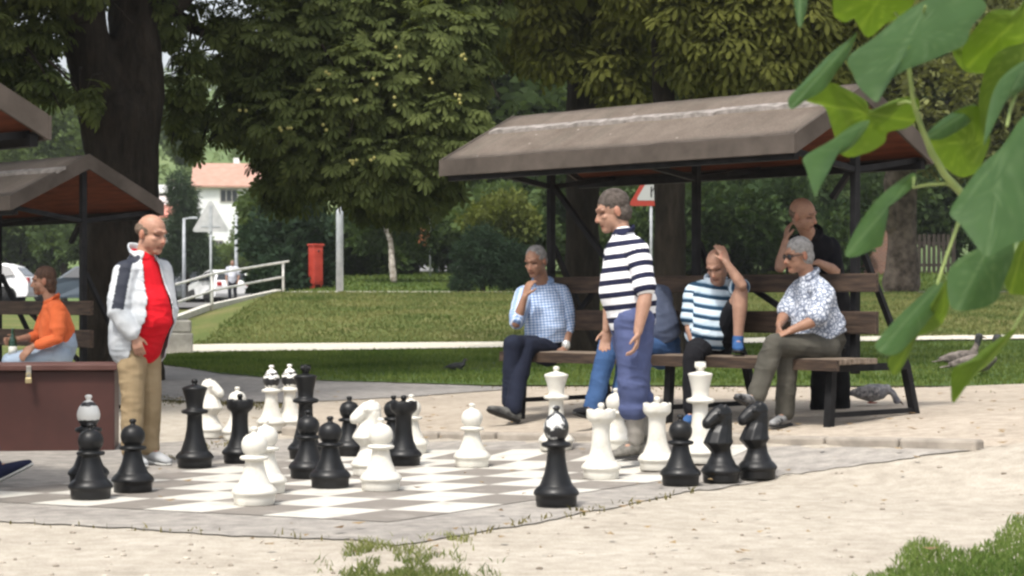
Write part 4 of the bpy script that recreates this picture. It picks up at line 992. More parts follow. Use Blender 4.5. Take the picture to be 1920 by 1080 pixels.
# ------------------------------------------------------------------ houses
def house(name, label, px0, px1, Y, z0, zw, zr, depth, roofm, wallm, wins, rz=0.0, gable_x=True):
    xc = ((px0 + px1) / 2 - 960) / F * Y; w = (px1 - px0) / F * Y
    r = thing(name, label, 'house', (xc, Y + depth / 2, z0), rz)
    hw_ = w / 2; hd = depth / 2; H = zw - z0; HR = zr - z0
    mb = MB(); V = [(-hw_, -hd, -1), (hw_, -hd, -1), (hw_, hd, -1), (-hw_, hd, -1), (-hw_, -hd, H), (hw_, -hd, H), (hw_, hd, H), (-hw_, hd, H), (-hw_, 0, HR - .12), (hw_, 0, HR - .12)]
    mb.add(V, [(0, 1, 5, 4), (2, 3, 7, 6), (3, 0, 4, 8, 7), (1, 2, 6, 9, 5), (4, 5, 9, 8), (6, 7, 8, 9)]); mb.build('wall', wallm, r)
    mb = MB(); ov = .5
    for s in (-1, 1):
        sl_ = (HR - H) / hd; y1 = s * (hd + ov); z1 = H - sl_ * ov
        V = [(-hw_ - ov, y1, z1), (hw_ + ov, y1, z1), (hw_ + ov, 0, HR), (-hw_ - ov, 0, HR)]; V2 = [(a_, b_, c_ + .18) for a_, b_, c_ in V]
        mb.add(V + V2, [(0, 1, 2, 3), (7, 6, 5, 4), (0, 4, 5, 1), (1, 5, 6, 2), (2, 6, 7, 3), (3, 7, 4, 0)])
    rf_ = mb.build('roof', roofm, r)
    mb = MB(); mb.box((hw_ * .3, hd * .3, HR + .2), (.6, .6, 1.1)); mb.build('chimney', wallm, rf_)
    for (wx, wz, ww, wh) in wins:
        m2 = MB(); m2.box((wx, -hd - .02, wz), (ww, .08, wh)); f_ = m2.build('window', Mat('window_frame', (.35, .33, .30, 1), .5).m, r)
        for s in (-1, 0, 1):
            m3 = MB(); m3.box((wx + s * ww * .31, -hd - .065, wz), (ww * .25, .02, wh * .8)); m3.build('pane', Mat('window_glass', (.03, .035, .04, 1), .1, .6).m, f_)
    return r
TILE = two_tone('pale_roof_tile', (.36, .20, .15, 1), (.46, .28, .22, 1), 1.5, .9, vec=(1, 4, 4), bump=.4)
WALLW = two_tone('white_render', (.66, .67, .68, 1), (.78, .78, .77, 1), .8, .9)
k = 190 / F
house('house', 'white two storey house with a pale red tiled roof on the left slope', 362, 472, 190, 1.0, CAMH - (346 - HZ) * k, CAMH - (305 - HZ) * k, 7.0, TILE, WALLW, [(.25, CAMH - (367 - HZ) * k - 1.0, 1.7, 1.3), (-.9, 5.2, 1.2, 1.2), (1.3, 5.2, 1.2, 1.2), (.3, 2.2, 1.4, 1.5)], R(6))
k = 130 / F
house('house', 'small building with a pink tiled roof half hidden by the big trunk', 262, 314, 130, 1.0, CAMH - (404 - HZ) * k, CAMH - (386 - HZ) * k, 4.0, two_tone('pink_roof_tile', (.45, .16, .12, 1), (.6, .28, .22, 1), 3, .9), WALLW, [(.2, 3.4, .8, .9)])
k = 215 / F
house('house', 'far building with a flat pale eave left of the white house', 285, 326, 215, 1.0, CAMH - (360 - HZ) * k, CAMH - (347 - HZ) * k, 5.0, two_tone('grey_roof', (.5, .5, .48, 1), (.6, .6, .58, 1), 3, .9), two_tone('brown_wall', (.10, .07, .06, 1), (.16, .12, .1, 1), 1, .9), [(.5, 9.2, .8, .9)])

# ------------------------------------------------------------------ cars
TYRE = Mat('tyre', (.015, .015, .015, 1), .9).m; RIM = Mat('rim', (.4, .4, .42, 1), .35, .5, .6).m; GLASS = Mat('car_glass', (.02, .024, .028, 1), .08, .7).m
def car(label, px, Y, paint_c, rz, zoff=0.0):
    p = on_ground(px, Y); r = thing('parked_car', label, 'car', (p.x, p.y, p.z + zoff), rz, 'cars in the car park')
    pm = Mat('car_paint', paint_c, .3, .5).m
    L = [(-2.0, .30), (-2.03, .55), (-1.98, .78), (-1.2, .90), (-.75, .93), (-.15, 1.36), (.35, 1.43), (1.2, 1.40), (1.55, 1.30), (1.93, .92), (2.02, .75), (2.02, .42), (1.95, .28)]
    low = [(1.62, .26)] + [(1.27 + .36 * math.cos(a_), .28 + .36 * math.sin(a_)) for a_ in np.linspace(0, math.pi, 9)] + [(.88, .22), (-.92, .22)] + [(-1.30 + .36 * math.cos(a_), .28 + .36 * math.sin(a_)) for a_ in np.linspace(0, math.pi, 9)] + [(-1.7, .26)]
    prof = L + low
    def half(z): return .80 if z < .95 else .80 - .26 * (z - .95) / .5
    bm = bmesh.new(); n = len(prof)
    ringL = [bm.verts.new((x, -half(z), z)) for x, z in prof]; ringR = [bm.verts.new((x, half(z), z)) for x, z in prof]
    for i in range(n): bm.faces.new((ringL[i], ringL[(i + 1) % n], ringR[(i + 1) % n], ringR[i]))
    bm.faces.new(ringL[::-1]); bm.faces.new(ringR)
    bmesh.ops.recalc_face_normals(bm, faces=bm.faces[:])
    me = bpy.data.meshes.new('body'); bm.to_mesh(me); bm.free(); me.materials.append(pm); bo = bpy.data.objects.new('body', me); COL.objects.link(bo); bo.parent = r
    bv = bo.modifiers.new('bevel', 'BEVEL'); bv.width = .03; bv.segments = 2; bv.limit_method = 'ANGLE'
    def panel(nm, pts, mat):
        for s in (-1, 1):
            V = [(x, s * (half(z) + .004), z) for x, z in pts] + [(x, s * (half(z) - .03), z) for x, z in pts]; n_ = len(pts)
            mb = MB(); mb.add(V, [tuple(range(n_)), tuple(range(2 * n_ - 1, n_ - 1, -1))] + [(i, n_ + i, n_ + (i + 1) % n_, (i + 1) % n_) for i in range(n_)]); mb.build(nm, mat, r)
    panel('window', [(-.62, .96), (.28, .96), (.28, 1.36), (-.10, 1.32)], GLASS); panel('window', [(.36, .96), (1.06, .96), (1.0, 1.36), (.36, 1.37)], GLASS); panel('window', [(1.13, .96), (1.55, 1.0), (1.36, 1.28), (1.08, 1.35)], GLASS)
    for nm, a_, b_ in (('windscreen', (-.70, .97), (-.18, 1.335)), ('rear_window', (1.87, .99), (1.60, 1.26))):
        mb = MB(); d_ = Vector((b_[0] - a_[0], 0, b_[1] - a_[1])).normalized(); nn = Vector((-d_.z, 0, d_.x)) if nm == 'windscreen' else Vector((d_.z, 0, -d_.x)); nn = nn * .012
        if nm == 'rear_window': nn = Vector((.012, 0, .006))
        V = [(a_[0], -half(a_[1]) + .08, a_[1]), (a_[0], half(a_[1]) - .08, a_[1]), (b_[0], half(b_[1]) - .08, b_[1]), (b_[0], -half(b_[1]) + .08, b_[1])]
        V = [Vector(v) + nn for v in V] + [Vector(v) - nn for v in V]; mb.add(V, [(0, 1, 2, 3), (7, 6, 5, 4), (0, 4, 5, 1), (1, 5, 6, 2), (2, 6, 7, 3), (3, 7, 4, 0)]); mb.build(nm, GLASS, r)
    for x in (-1.30, 1.27):
        for s in (-1, 1):
            mb = MB(); mb.tube([(x, s * .66, .30), (x, s * .80, .30)], [.30, .30], n=20); w_ = mb.build('wheel', TYRE, r, True); mb = MB(); mb.tube([(x, s * .79, .30), (x, s * .825, .30)], [.17, .16], n=14); mb.build('rim', RIM, w_, True)
    for s in (-1, 1):
        mb = MB(); mb.box((1.985, s * .62, .82), (.08, .2, .2), bev=.02); mb.build('tail_light', Mat('tail_red', (.4, .02, .02, 1), .3).m, r)
        mb = MB(); mb.box((-1.98, s * .58, .68), (.1, .3, .14), bev=.02); mb.build('headlight', Mat('headlight', (.7, .7, .7, 1), .2).m, r)
        mb = MB(); mb.box((.26, s * .815, .80), (.16, .02, .03)); mb.box((.98, s * .815, .80), (.16, .02, .03)); mb.build('door_handle', Mat('handle', (.05, .05, .05, 1), .5).m, r)
    return r
WHC = (.72, .72, .72, 1)
car('white hatchback at the left edge behind the orange shirted man', -48, 69, WHC, 0.0)
car('dark blue grey car between the seated man and the tree trunk', 150, 74, (.05, .07, .09, 1), R(10))
car('grey blue car half hidden by the red shirted man', 326, 94, (.25, .30, .34, 1), R(72))
car('white car behind the handrail left of the walking pedestrian', 412, 86, WHC, R(-65))
car('dark silver car behind the sign pole', 368, 90, (.16, .17, .18, 1), R(75))
car('white car roof showing over the grass crest by the birch', 772, 72, WHC, R(60), -.25)
car('silver grey car roof showing over the grass crest left of the conifer shrub', 835, 73, (.42, .43, .44, 1), R(-4), -.55)
car('dark red car glimpsed between the big leaves at the right', 1812, 66, (.10, .012, .012, 1), R(-70), 1.0)
# ------------------------------------------------------------------ people
def skin_mat(name, c):
    m = Mat(name, c, .55, .35); col = m.attr('tone', 'Color'); v = m.coord(); n = m.noise(v, 22, 5, .7)
    k = m.mix(1.0, c, col, 'MULTIPLY'); k = m.mix(.8, k, m.ramp(n, [(.3, (.74, .66, .64, 1)), (.7, (1.12, 1.08, 1.06, 1))]), 'MULTIPLY'); m.bump(m.noise(v, 90, 3), .25, .004)
    m.color(k); m.b.inputs['Subsurface Weight'].default_value = .08; m.b.inputs['Subsurface Radius'].default_value = (.01, .004, .002); return m.m
def cloth_mat(name, c, c2=None, scale=6):
    m = Mat(name, c, .9, .12); v = m.coord(); c2 = c2 or tuple(q * .78 for q in c[:3]) + (1,)
    m.color(m.ramp(m.noise(v, scale, 4, .6), [(.35, c2), (.65, c)])); m.bump(m.noise(v, 160, 2), .25, .003); return m.m
def stripe_mat(name, stops, period, phase=0.0):
    m = Mat(name, (.5,) * 3 + (1,), .9, .12); s = m.attr('along'); f = m.math('FRACT', m.math('ADD', m.math('DIVIDE', s, period), phase))
    m.color(m.ramp(f, stops, 'CONSTANT')); m.bump(m.noise(m.coord(), 150, 2), .25, .003); return m.m
def plaid_mat(name):
    m = Mat(name, (.5,) * 3 + (1,), .9, .12)
    a = m.math('FRACT', m.math('MULTIPLY', m.attr('along'), 1 / .022)); b = m.math('FRACT', m.math('MULTIPLY', m.attr('across'), 1 / .026))
    ca = m.ramp(a, [(0, (.62, .70, .82, 1)), (.55, (.27, .38, .58, 1))], 'CONSTANT'); cb = m.ramp(b, [(0, (1, 1, 1, 1)), (.45, (.42, .52, .72, 1))], 'CONSTANT')
    m.color(m.mix(.75, ca, cb, 'MULTIPLY')); return m.m
def print_mat(name):
    m = Mat(name, (.6, .62, .66, 1), .9, .12); v = m.coord(); q = m.n('ShaderNodeTexVoronoi'); q.feature = 'DISTANCE_TO_EDGE'; q.inputs['Scale'].default_value = 34
    w = m.n('ShaderNodeTexNoise'); w.inputs['Scale'].default_value = 16; m.l(v, w.inputs['Vector'])
    vv = m.mix(.06, v, w.outputs['Color'], 'ADD'); m.l(vv, q.inputs['Vector'])
    n = m.noise(v, 30, 4)
    c = m.ramp(m.math('ADD', m.math('MULTIPLY', q.outputs['Distance'], 1.6), m.math('MULTIPLY', n, .22)), [(.16, (.12, .14, .19, 1)), (.30, (.33, .37, .45, 1)), (.50, (.60, .63, .69, 1))])
    m.color(c); return m.m
SKIN = skin_mat('skin', (.37, .225, .16, 1)); SKIN_D = skin_mat('tanned_skin', (.29, .165, .11, 1)); SKIN_R = skin_mat('ruddy_skin', (.41, .235, .165, 1))
HAIR_G = two_tone('grey_hair', (.16, .155, .15, 1), (.29, .28, .27, 1), 40, .9, bump=.25); HAIR_D = two_tone('dark_grey_hair', (.045, .036, .030, 1), (.10, .083, .072, 1), 40, .9, bump=.25)
HAIR_B = two_tone('brown_hair', (.030, .014, .008, 1), (.075, .038, .022, 1), 45, .6, bump=.6, vec=(1, 1, .3)); HAIR_S = two_tone('stubble_hair', (.10, .07, .05, 1), (.19, .135, .10, 1), 60, .9)
SHOE_B = cloth_mat('black_shoe', (.018, .018, .02, 1)); SOLE = Mat('pale_sole', (.5, .5, .48, 1), .8).m; SOLE_D = Mat('dark_sole', (.03, .03, .03, 1), .8).m

def perp(a, t): return (a - t * a.dot(t)).normalized()
def wrinkle(V, N, amp, sc=11.0, seed=0.0):
    for i in range(len(V)):
        q = V[i]; a = mnoise.noise(Vector((q[0] * sc, q[1] * sc, q[2] * sc * 1.4 + seed))); b = 1 - abs(mnoise.noise(Vector((q[0] * sc * .8 + 9, q[1] * sc * .8, q[2] * sc * 1.8 + seed)))) * 2
        c_ = mnoise.noise(Vector((q[0] * sc * .7 + q[2] * 7, q[1] * sc * .7 + q[2] * 3, q[2] * sc * 1.7 - seed))); c_ = (1 - abs(c_) * 2.2) ** 3 if abs(c_) < .45 else 0
        mk_ = max(0.0, mnoise.noise(Vector((q[0] * 5 + 3, q[1] * 5, q[2] * 4 + seed))) + .1)
        V[i] = q + N[i] * (amp * (.7 * a + .5 * b + 1.5 * c_ * mk_))
def hand(mb, wr, d, pn, thumb, curl, spread=.12, k=1.0):
    """palm, four bent fingers of unequal length, a thumb from the side of the palm; pn is the way the fingers close"""
    d = Vector(d).normalized(); pn = perp(Vector(pn), d); sv = d.cross(pn).normalized()
    if sv.dot(Vector(thumb)) < 0: sv = -sv
    pe = wr + d * .092 * k
    mb.tube([wr - d * .012, wr + d * .03 * k, wr + d * .07 * k, pe], [(.026 * k, .019 * k), (.034 * k, .017 * k), (.040 * k, .0145 * k), (.038 * k, .011 * k)], side=sv, n=10)
    for i, (off, ln) in enumerate(((.029, .066), (.0105, .076), (-.0085, .071), (-.027, .056))):
        p0 = pe + sv * off * k - d * .012 * k; ang = 0.0; pts = [p0]; dd = (d + sv * off * spread * 22).normalized()
        for s, fr in enumerate((.5, .3, .24)):
            ang += curl * (.55, .75, .55)[s] + .10
            dv = dd * math.cos(ang) + pn * math.sin(ang); pts.append(pts[-1] + dv * (ln + .012) * fr * k)
        mb.tube(pts, [.0092 * k, .0088 * k, .0082 * k, .0068 * k], side=sv, n=8)
    t0 = wr + d * .028 * k + sv * .026 * k
    td = (d * .72 + sv * .62 + pn * (.25 + .4 * curl)).normalized(); t1 = t0 + td * .040 * k; t2 = t1 + (td * .8 + d * .4 - sv * .2 * curl + pn * .35 * curl).normalized() * .032 * k
    mb.tube([t0, t1, t2], [.0135 * k, .0105 * k, .0082 * k], n=8)
def head_parts(mb, hc, f, s, u, k=1.0, jowl=1.0):
    def P(a, b, c): return hc + (f * a + s * b + u * c) * k
    A = (f, s, u)
    def E(a, b, c, r): mb.ell(P(a, b, c), tuple(q * k for q in r), A, 16, 11)
    E(-.012, 0, .028, (.098, .076, .088)); E(.026, 0, -.040, (.070, .062 * jowl, .076)); E(.058, 0, -.096, (.034, .034 * jowl, .024)); E(.0, 0, -.07, (.06, .058 * jowl, .05))
    mb.tube([P(.080, 0, .012), P(.095, 0, -.014), P(.105, 0, -.034)], [.010 * k, .012 * k, .015 * k], side=s, n=8)
    for q in (-1, 1):
        E(.090, q * .013, -.040, (.012, .010, .009)); E(-.012, q * .079, -.008, (.020, .009, .033)); E(.062, q * .040, -.022, (.022, .020, .016))
    mb.tube([P(.070, -.046, .022), P(.086, -.022, .028), P(.090, 0, .024), P(.086, .022, .028), P(.070, .046, .022)], [.011 * k] * 5, n=8)
    mb.tube([P(.076, -.024, -.068), P(.090, 0, -.064), P(.076, .024, -.068)], [.008 * k] * 3, n=8); mb.tube([P(.074, -.020, -.080), P(.087, 0, -.078), P(.074, .020, -.080)], [.008 * k] * 3, n=8)
def tones(V, hc, f, s, u, k=1.0, stub=(1, 1, 1), brow=(.58, .52, .50), wrists=()):
    D = (V - np.array(hc)) / k; a = D @ np.array(f); b = D @ np.array(s); c = D @ np.array(u); T = np.ones((len(V), 4))
    inh = (np.abs(a) < .14) & (np.abs(b) < .10) & (np.abs(c) < .14)
    def put(m, col): T[m & inh, :3] *= np.array(col)
    put((a > .035) & (c < -.045) & (c > -.13), stub)
    put((a > .06) & (np.abs(b) > .012) & (np.abs(b) < .05) & (np.abs(c - .030) < .008), brow)
    put((a > .055) & (np.abs(np.abs(b) - .031) < .015) & (np.abs(c - .002) < .007), (.36, .33, .32))
    put((a > .055) & (np.abs(np.abs(b) - .031) < .022) & (np.abs(c - .0) < .017), (.90, .86, .85))
    put((a > .068) & (np.abs(b) < .026) & (np.abs(c + .072) < .0045), (.38, .28, .28)); put((a > .066) & (np.abs(b) < .026) & (np.abs(c + .072) < .014), (.86, .70, .68))
    put((a > .10) & (np.abs(b) < .02) & (c < -.02) & (c > -.05), (1.05, .88, .85)); put((np.abs(b) > .078), (1.05, .86, .82))
    return T
UPV = Vector((0, 0, 1))
def person(label, base, J, face, skin, belly=.03, build=1.0, headk=1.0, stub=(1, 1, 1), sleeve=None, legs='trousers', shirt=None, trousers=None, shoe=SHOE_B, sole=SOLE_D, hair=None, hairmat=None, hem=.02,
           hands=None, loose=1.0, tilt=None, jowl=1.0, leg_end=(1.0, 1.0), wr_amp=.0065, seed=0.0, vox=.0075, name='person', shirt_name='shirt', trouser_name='trousers', arm_k=1.0, wide=1.0, collar_al=.3):
    """J: joints in picture pixels and depth; sleeve: how far down each arm (0..2, shoulder..wrist) (R, L)"""
    B = Vector(base); j = {k_: (W3(*v) - B if not isinstance(v, Vector) else v - B) for k_, v in J.items()}
    f = Vector(face).normalized(); up0 = Vector(tilt).normalized() if tilt else UPV
    s = f.cross(up0).normalized(); u = s.cross(f).normalized()
    hc, nk, pv = j['head'], j['neck'], j['pelvis']; RS, LS, RH, LH = j['RS'], j['LS'], j['RH'], j['LH']
    ax = (nk - pv).normalized(); ss = perp(RS - LS, ax); hs_ = perp(RH - LH, ax); fw = ax.cross(ss).normalized() * 1.0
    # forward is up x right
    b = build; ch = lerp(pv, nk, .68); ws = lerp(pv, nk, .30); tp = lerp(pv, nk, .90)
    def torso(mb, g=0.0, hem_=None, open_=False):
        p0 = pv - ax * (.02 if hem_ is None else hem_)
        mid = perp(ss + hs_, ax)
        mb.tube([p0, lerp(pv, nk, .12), ws + fw * belly * .55, lerp(pv, nk, .48) + fw * belly * .4, ch, tp, nk],
                [((.158 + g * 1.2) * b, (.108 + g * 1.3) * b + belly * .4), ((.160 + g) * b, (.112 + g * 1.2) * b + belly * .75), ((.158 + g) * b, (.112 + g) * b + belly), ((.162 + g) * b, (.112 + g) * b + belly * .55), ((.168 + g) * b, (.112 + g) * b), ((.125 + g * .5) * b, .080 + g), (.062 + g * .5, .064 + g * .5)],
                side=[hs_, mid, mid, mid, ss, ss, ss], n=20)
        for S_ in (RS, LS):
            mb.tube([tp - ax * .03, lerp(tp, S_, .6) + ax * .004, S_], [(.062 + g), (.060 + g), (.056 + g)], n=12)
    # --- body: one surface
    mb = MB(); torso(mb, -.012 if shirt else 0, -.10); head_parts(mb, hc, f, s, u, headk, jowl)
    nb = hc + (-f * .022 - u * .075) * headk
    mb.tube([nk - ax * .05, lerp(nk, nb, .5), nb + u * .03], [.064, .057, .058], n=14)
    for q in 'RL':
        S_, E_, Wr = j[q + 'S'], j[q + 'E'], j[q + 'W']
        mb.tube([S_, lerp(S_, E_, .35), lerp(S_, E_, .8), E_], [.050 * arm_k, .047 * arm_k, .041 * arm_k, .038 * arm_k], n=12)
        mb.tube([E_, lerp(E_, Wr, .25), lerp(E_, Wr, .7), Wr], [.038 * arm_k, .042 * arm_k, .032 * arm_k, .026 * arm_k], n=12)
        hd = (hands or {}).get(q, {}); d_ = hd.get('d', (Wr - E_)); pn = hd.get('pn', -fw if False else (pv - Wr)); hand(mb, Wr, d_, pn, hd.get('th', fw), hd.get('curl', .35), k=hd.get('k', 1.0))
        H_, K_, A_ = j[q + 'H'], j[q + 'K'], j[q + 'A']
        mb.tube([H_, lerp(H_, K_, .3), lerp(H_, K_, .8), K_], [.080, .078, .058, .053], n=14)
        mb.tube([K_, lerp(K_, A_, .3), lerp(K_, A_, .75), A_], [.052, .056, .040, .035], n=14)
        T_ = j[q + 'T']; fd = (T_ - A_); heel = A_ - UPV * .045 - perp(fd, UPV) * .035 if abs(fd.normalized().z) < .95 else A_
        mb.tube([heel, A_ - UPV * .03 + perp(fd, (K_ - A_).normalized()) * .06], [.024, .022], n=10)
    V, Fc, N = fuse(mb, vox * .8, 2)
    body = mesh_obj(name, V, Fc, skin, None, True, B); set_col(body, 'tone', tones(V, hc, f, s, u, headk, stub)); tag(body, label, 'person')
    # --- clothes
    def arm_pt(q, t):
        S_, E_, Wr = j[q + 'S'], j[q + 'E'], j[q + 'W']; return lerp(S_, E_, min(t, 1)) if t <= 1 else lerp(E_, Wr, t - 1)
    def stripes(o, V):
        P = np.array(V); al = (P - np.array(pv)) @ np.array(ax); ac = (P - np.array(pv)) @ np.array(ss)
        rr = np.linalg.norm((P - np.array(pv)) - np.outer(np.clip(al, 0, (nk - pv).length), np.array(ax)), axis=1) / .17
        for q in 'RL':
            S_, E_ = np.array(j[q + 'S']), np.array(j[q + 'E']); e = E_ - S_; L = np.linalg.norm(e); e = e / L; t = (P - S_) @ e
            dd = np.linalg.norm((P - S_) - np.outer(np.clip(t, 0, L), e), axis=1) / .075
            m = (dd < rr) & (t > .0); off = (S_ - np.array(pv)) @ np.array(ax); al[m] = off - t[m]
            sd_ = np.cross(e, np.array(fw)); ac[m] = ((P - S_) @ sd_)[m]
        set_attr(o, 'along', al); set_attr(o, 'across', ac)
    if shirt:
        mb = MB(); torso(mb, .012 * loose, hem)
        for q, t in zip('RL', sleeve or (.75, .75)):
            n_ = 5; pts = [arm_pt(q, t * i / n_) for i in range(n_ + 1)]
            if t > 1: pts = [arm_pt(q, v_) for v_ in (0, .35, .7, 1.0, lerp(1.0, t, .5), t)]
            mb.tube(pts, [.066 + .006 * loose, .066 + .008 * loose, .064 + .008 * loose, .060 + .008 * loose if t <= 1 else .056, .058 + .010 * loose if t <= 1 else .050, .058 + .010 * loose if t <= 1 else .046], n=14)
        V, Fc, N = fuse(mb, vox, 3); wrinkle(V, N, wr_amp, 10, seed)
        so = mesh_obj(shirt_name, V, Fc, shirt, body); stripes(so, V)
        # collar
        cm = MB(); ring = []
        cn = nk + ax * .012
        for th in np.linspace(0.35, 2 * math.pi - .35, 22):
            ring.append(cn + (fw * math.cos(th) * .072 + ss * math.sin(th) * .074) - fw * .004 + ax * (.012 - .022 * math.cos(th)))
        cm.tube(ring, [(.008, .020)] * len(ring), side=fw, n=8); co = cm.build('collar', shirt, so, True); set_attr(co, 'along', [collar_al] * len(co.data.vertices)); set_attr(co, 'across', [0] * len(co.data.vertices))
    if trousers:
        mb = MB(); p1 = pv + ax * .075
        mb.tube([p1, pv + ax * .01, lerp(RH, LH, .5) - ax * .03], [((.155) * b, .108 * b + belly * .5), ((.168) * b, .116 * b + belly * .35), (.150 * b, .105 * b)], side=hs_, n=18)
        for q, t in zip('RL', leg_end):
            H_, K_, A_ = j[q + 'H'], j[q + 'K'], j[q + 'A']
            hipin = lerp(H_, pv, .25); mb.ell(H_, (.103 * wide,) * 3)
            mb.tube([hipin, lerp(H_, K_, .3), lerp(H_, K_, .8 if t > .1 else .62), K_ if t > .1 else lerp(H_, K_, .74)], [.098 * wide, .094 * wide, .078 * wide, .073 * wide], n=14)
            if t > .1:
                e_ = lerp(K_, A_, t); mb.tube([K_, lerp(K_, e_, .4), lerp(K_, e_, .8), e_], [.073 * wide, .071 * wide, .066 * wide, .066 * wide * (1 if t > .6 else 1.15)], n=14)
        V, Fc, N = fuse(mb, vox, 3); wrinkle(V, N, wr_amp * 1.2, 8, seed + 4)
        mesh_obj(trouser_name, V, Fc, trousers, body)
    # --- shoes
    for q in 'RL':
        K_, A_, T_ = j[q + 'K'], j[q + 'A'], j[q + 'T']; fd = (T_ - A_); leg = (K_ - A_).normalized(); dirn = perp(fd, leg) if abs(fd.normalized().dot(leg)) < .97 else fd.normalized()
        tl = dirn; dn = -(leg - tl * leg.dot(tl)).normalized(); Lf = .255; heel = A_ + dn * .060 - tl * .055; sv_ = tl.cross(dn)
        mb = MB(); mb.tube([heel + tl * .005 - dn * .012, heel + tl * .07 - dn * .012, heel + tl * .15 - dn * .004, heel + tl * .215 + dn * .004, heel + tl * .245 + dn * .008], [(.034, .040), (.036, .044), (.043, .034), (.040, .025), (.028, .018)], side=sv_, n=14)
        mb.tube([A_ + leg * .005, A_ + dn * .035 - tl * .005], [(.042), (.042)], n=12)
        V, Fc, N = fuse(mb, .007, 2); sh_ = mesh_obj('shoe', V, Fc, shoe, body)
        sm_ = MB(); sm_.tube([heel + dn * .030 - tl * .012, heel + dn * .030 + tl * .08, heel + dn * .030 + tl * .16, heel + dn * .028 + tl * .225, heel + dn * .024 + tl * .256], [(.036, .011), (.037, .010), (.045, .010), (.041, .010), (.022, .009)], side=sv_, n=14); sm_.build('sole', sole, sh_, True)
    # --- hair
    if hair:
        hb = MB()
        for c, r in hair: hb.ell(hc + (f * c[0] + s * c[1] + u * c[2]) * headk, tuple(q_ * headk for q_ in r), (f, s, u), 22, 14)
        V, Fc, N = fuse(hb, .006, 1)
        for i in range(len(V)): V[i] += N[i] * .004 * (mnoise.noise(Vector(V[i]) * 45) + .8 * mnoise.noise(Vector(V[i]) * 110))
        mesh_obj('hair', V, Fc, hairmat, body)
    return body, dict(j=j, hc=hc, f=f, s=s, u=u, pv=pv, ax=ax, ss=ss, fw=fw, nk=nk, B=B)
FULL = [((-.022, 0, .040), (.092, .082, .086)), ((-.045, 0, -.005), (.065, .078, .062))]
FULL2 = [((-.018, 0, .046), (.096, .083, .088)), ((-.045, 0, -.015), (.068, .079, .075))]
BALD = [((-.028, 0, .016), (.092, .0855, .056))]

# 1 --- man in the white jacket and red shirt, hands in his pockets
Y = 13.25
P1 = dict(head=(285, 438, Y), neck=(268, 486, Y), pelvis=(259, 640, Y), RS=(236, 512, Y - .13), RE=(222, 585, Y - .20), RW=(252, 628, Y - .20), LS=(300, 508, Y + .13), LE=(313, 580, Y + .14), LW=(304, 632, Y + .12),
          RH=(247, 655, Y - .08), RK=(249, 752, Y - .10), RA=(246, 843, Y - .09), RT=(276, 862, Y - .26), LH=(274, 655, Y + .08), LK=(281, 750, Y + .06), LA=(280, 838, Y + .10), LT=(318, 850, Y - .02))
b1, i1 = person('balding man in white jacket over red shirt and khaki trousers, hands in his pockets', gp(262, 862), P1, (.80, -.52, -.22), SKIN_R, belly=.075, build=1.0, jowl=1.12, headk=1.06, shirt=cloth_mat('red_shirt', (.62, .012, .022, 1), (.50, .008, .015, 1)), trousers=cloth_mat('khaki', (.36, .275, .165, 1), (.29, .215, .125, 1)), shoe=cloth_mat('grey_trainer', (.38, .39, .40, 1)), sole=SOLE,
                hair=BALD, hairmat=HAIR_S, hem=.02, hands={'R': dict(d=(.3, -.1, -1), curl=.5, k=.95), 'L': dict(d=(-.1, -.4, -1), curl=.5, k=.95)}, sleeve=(.6, .6), wr_amp=.006)
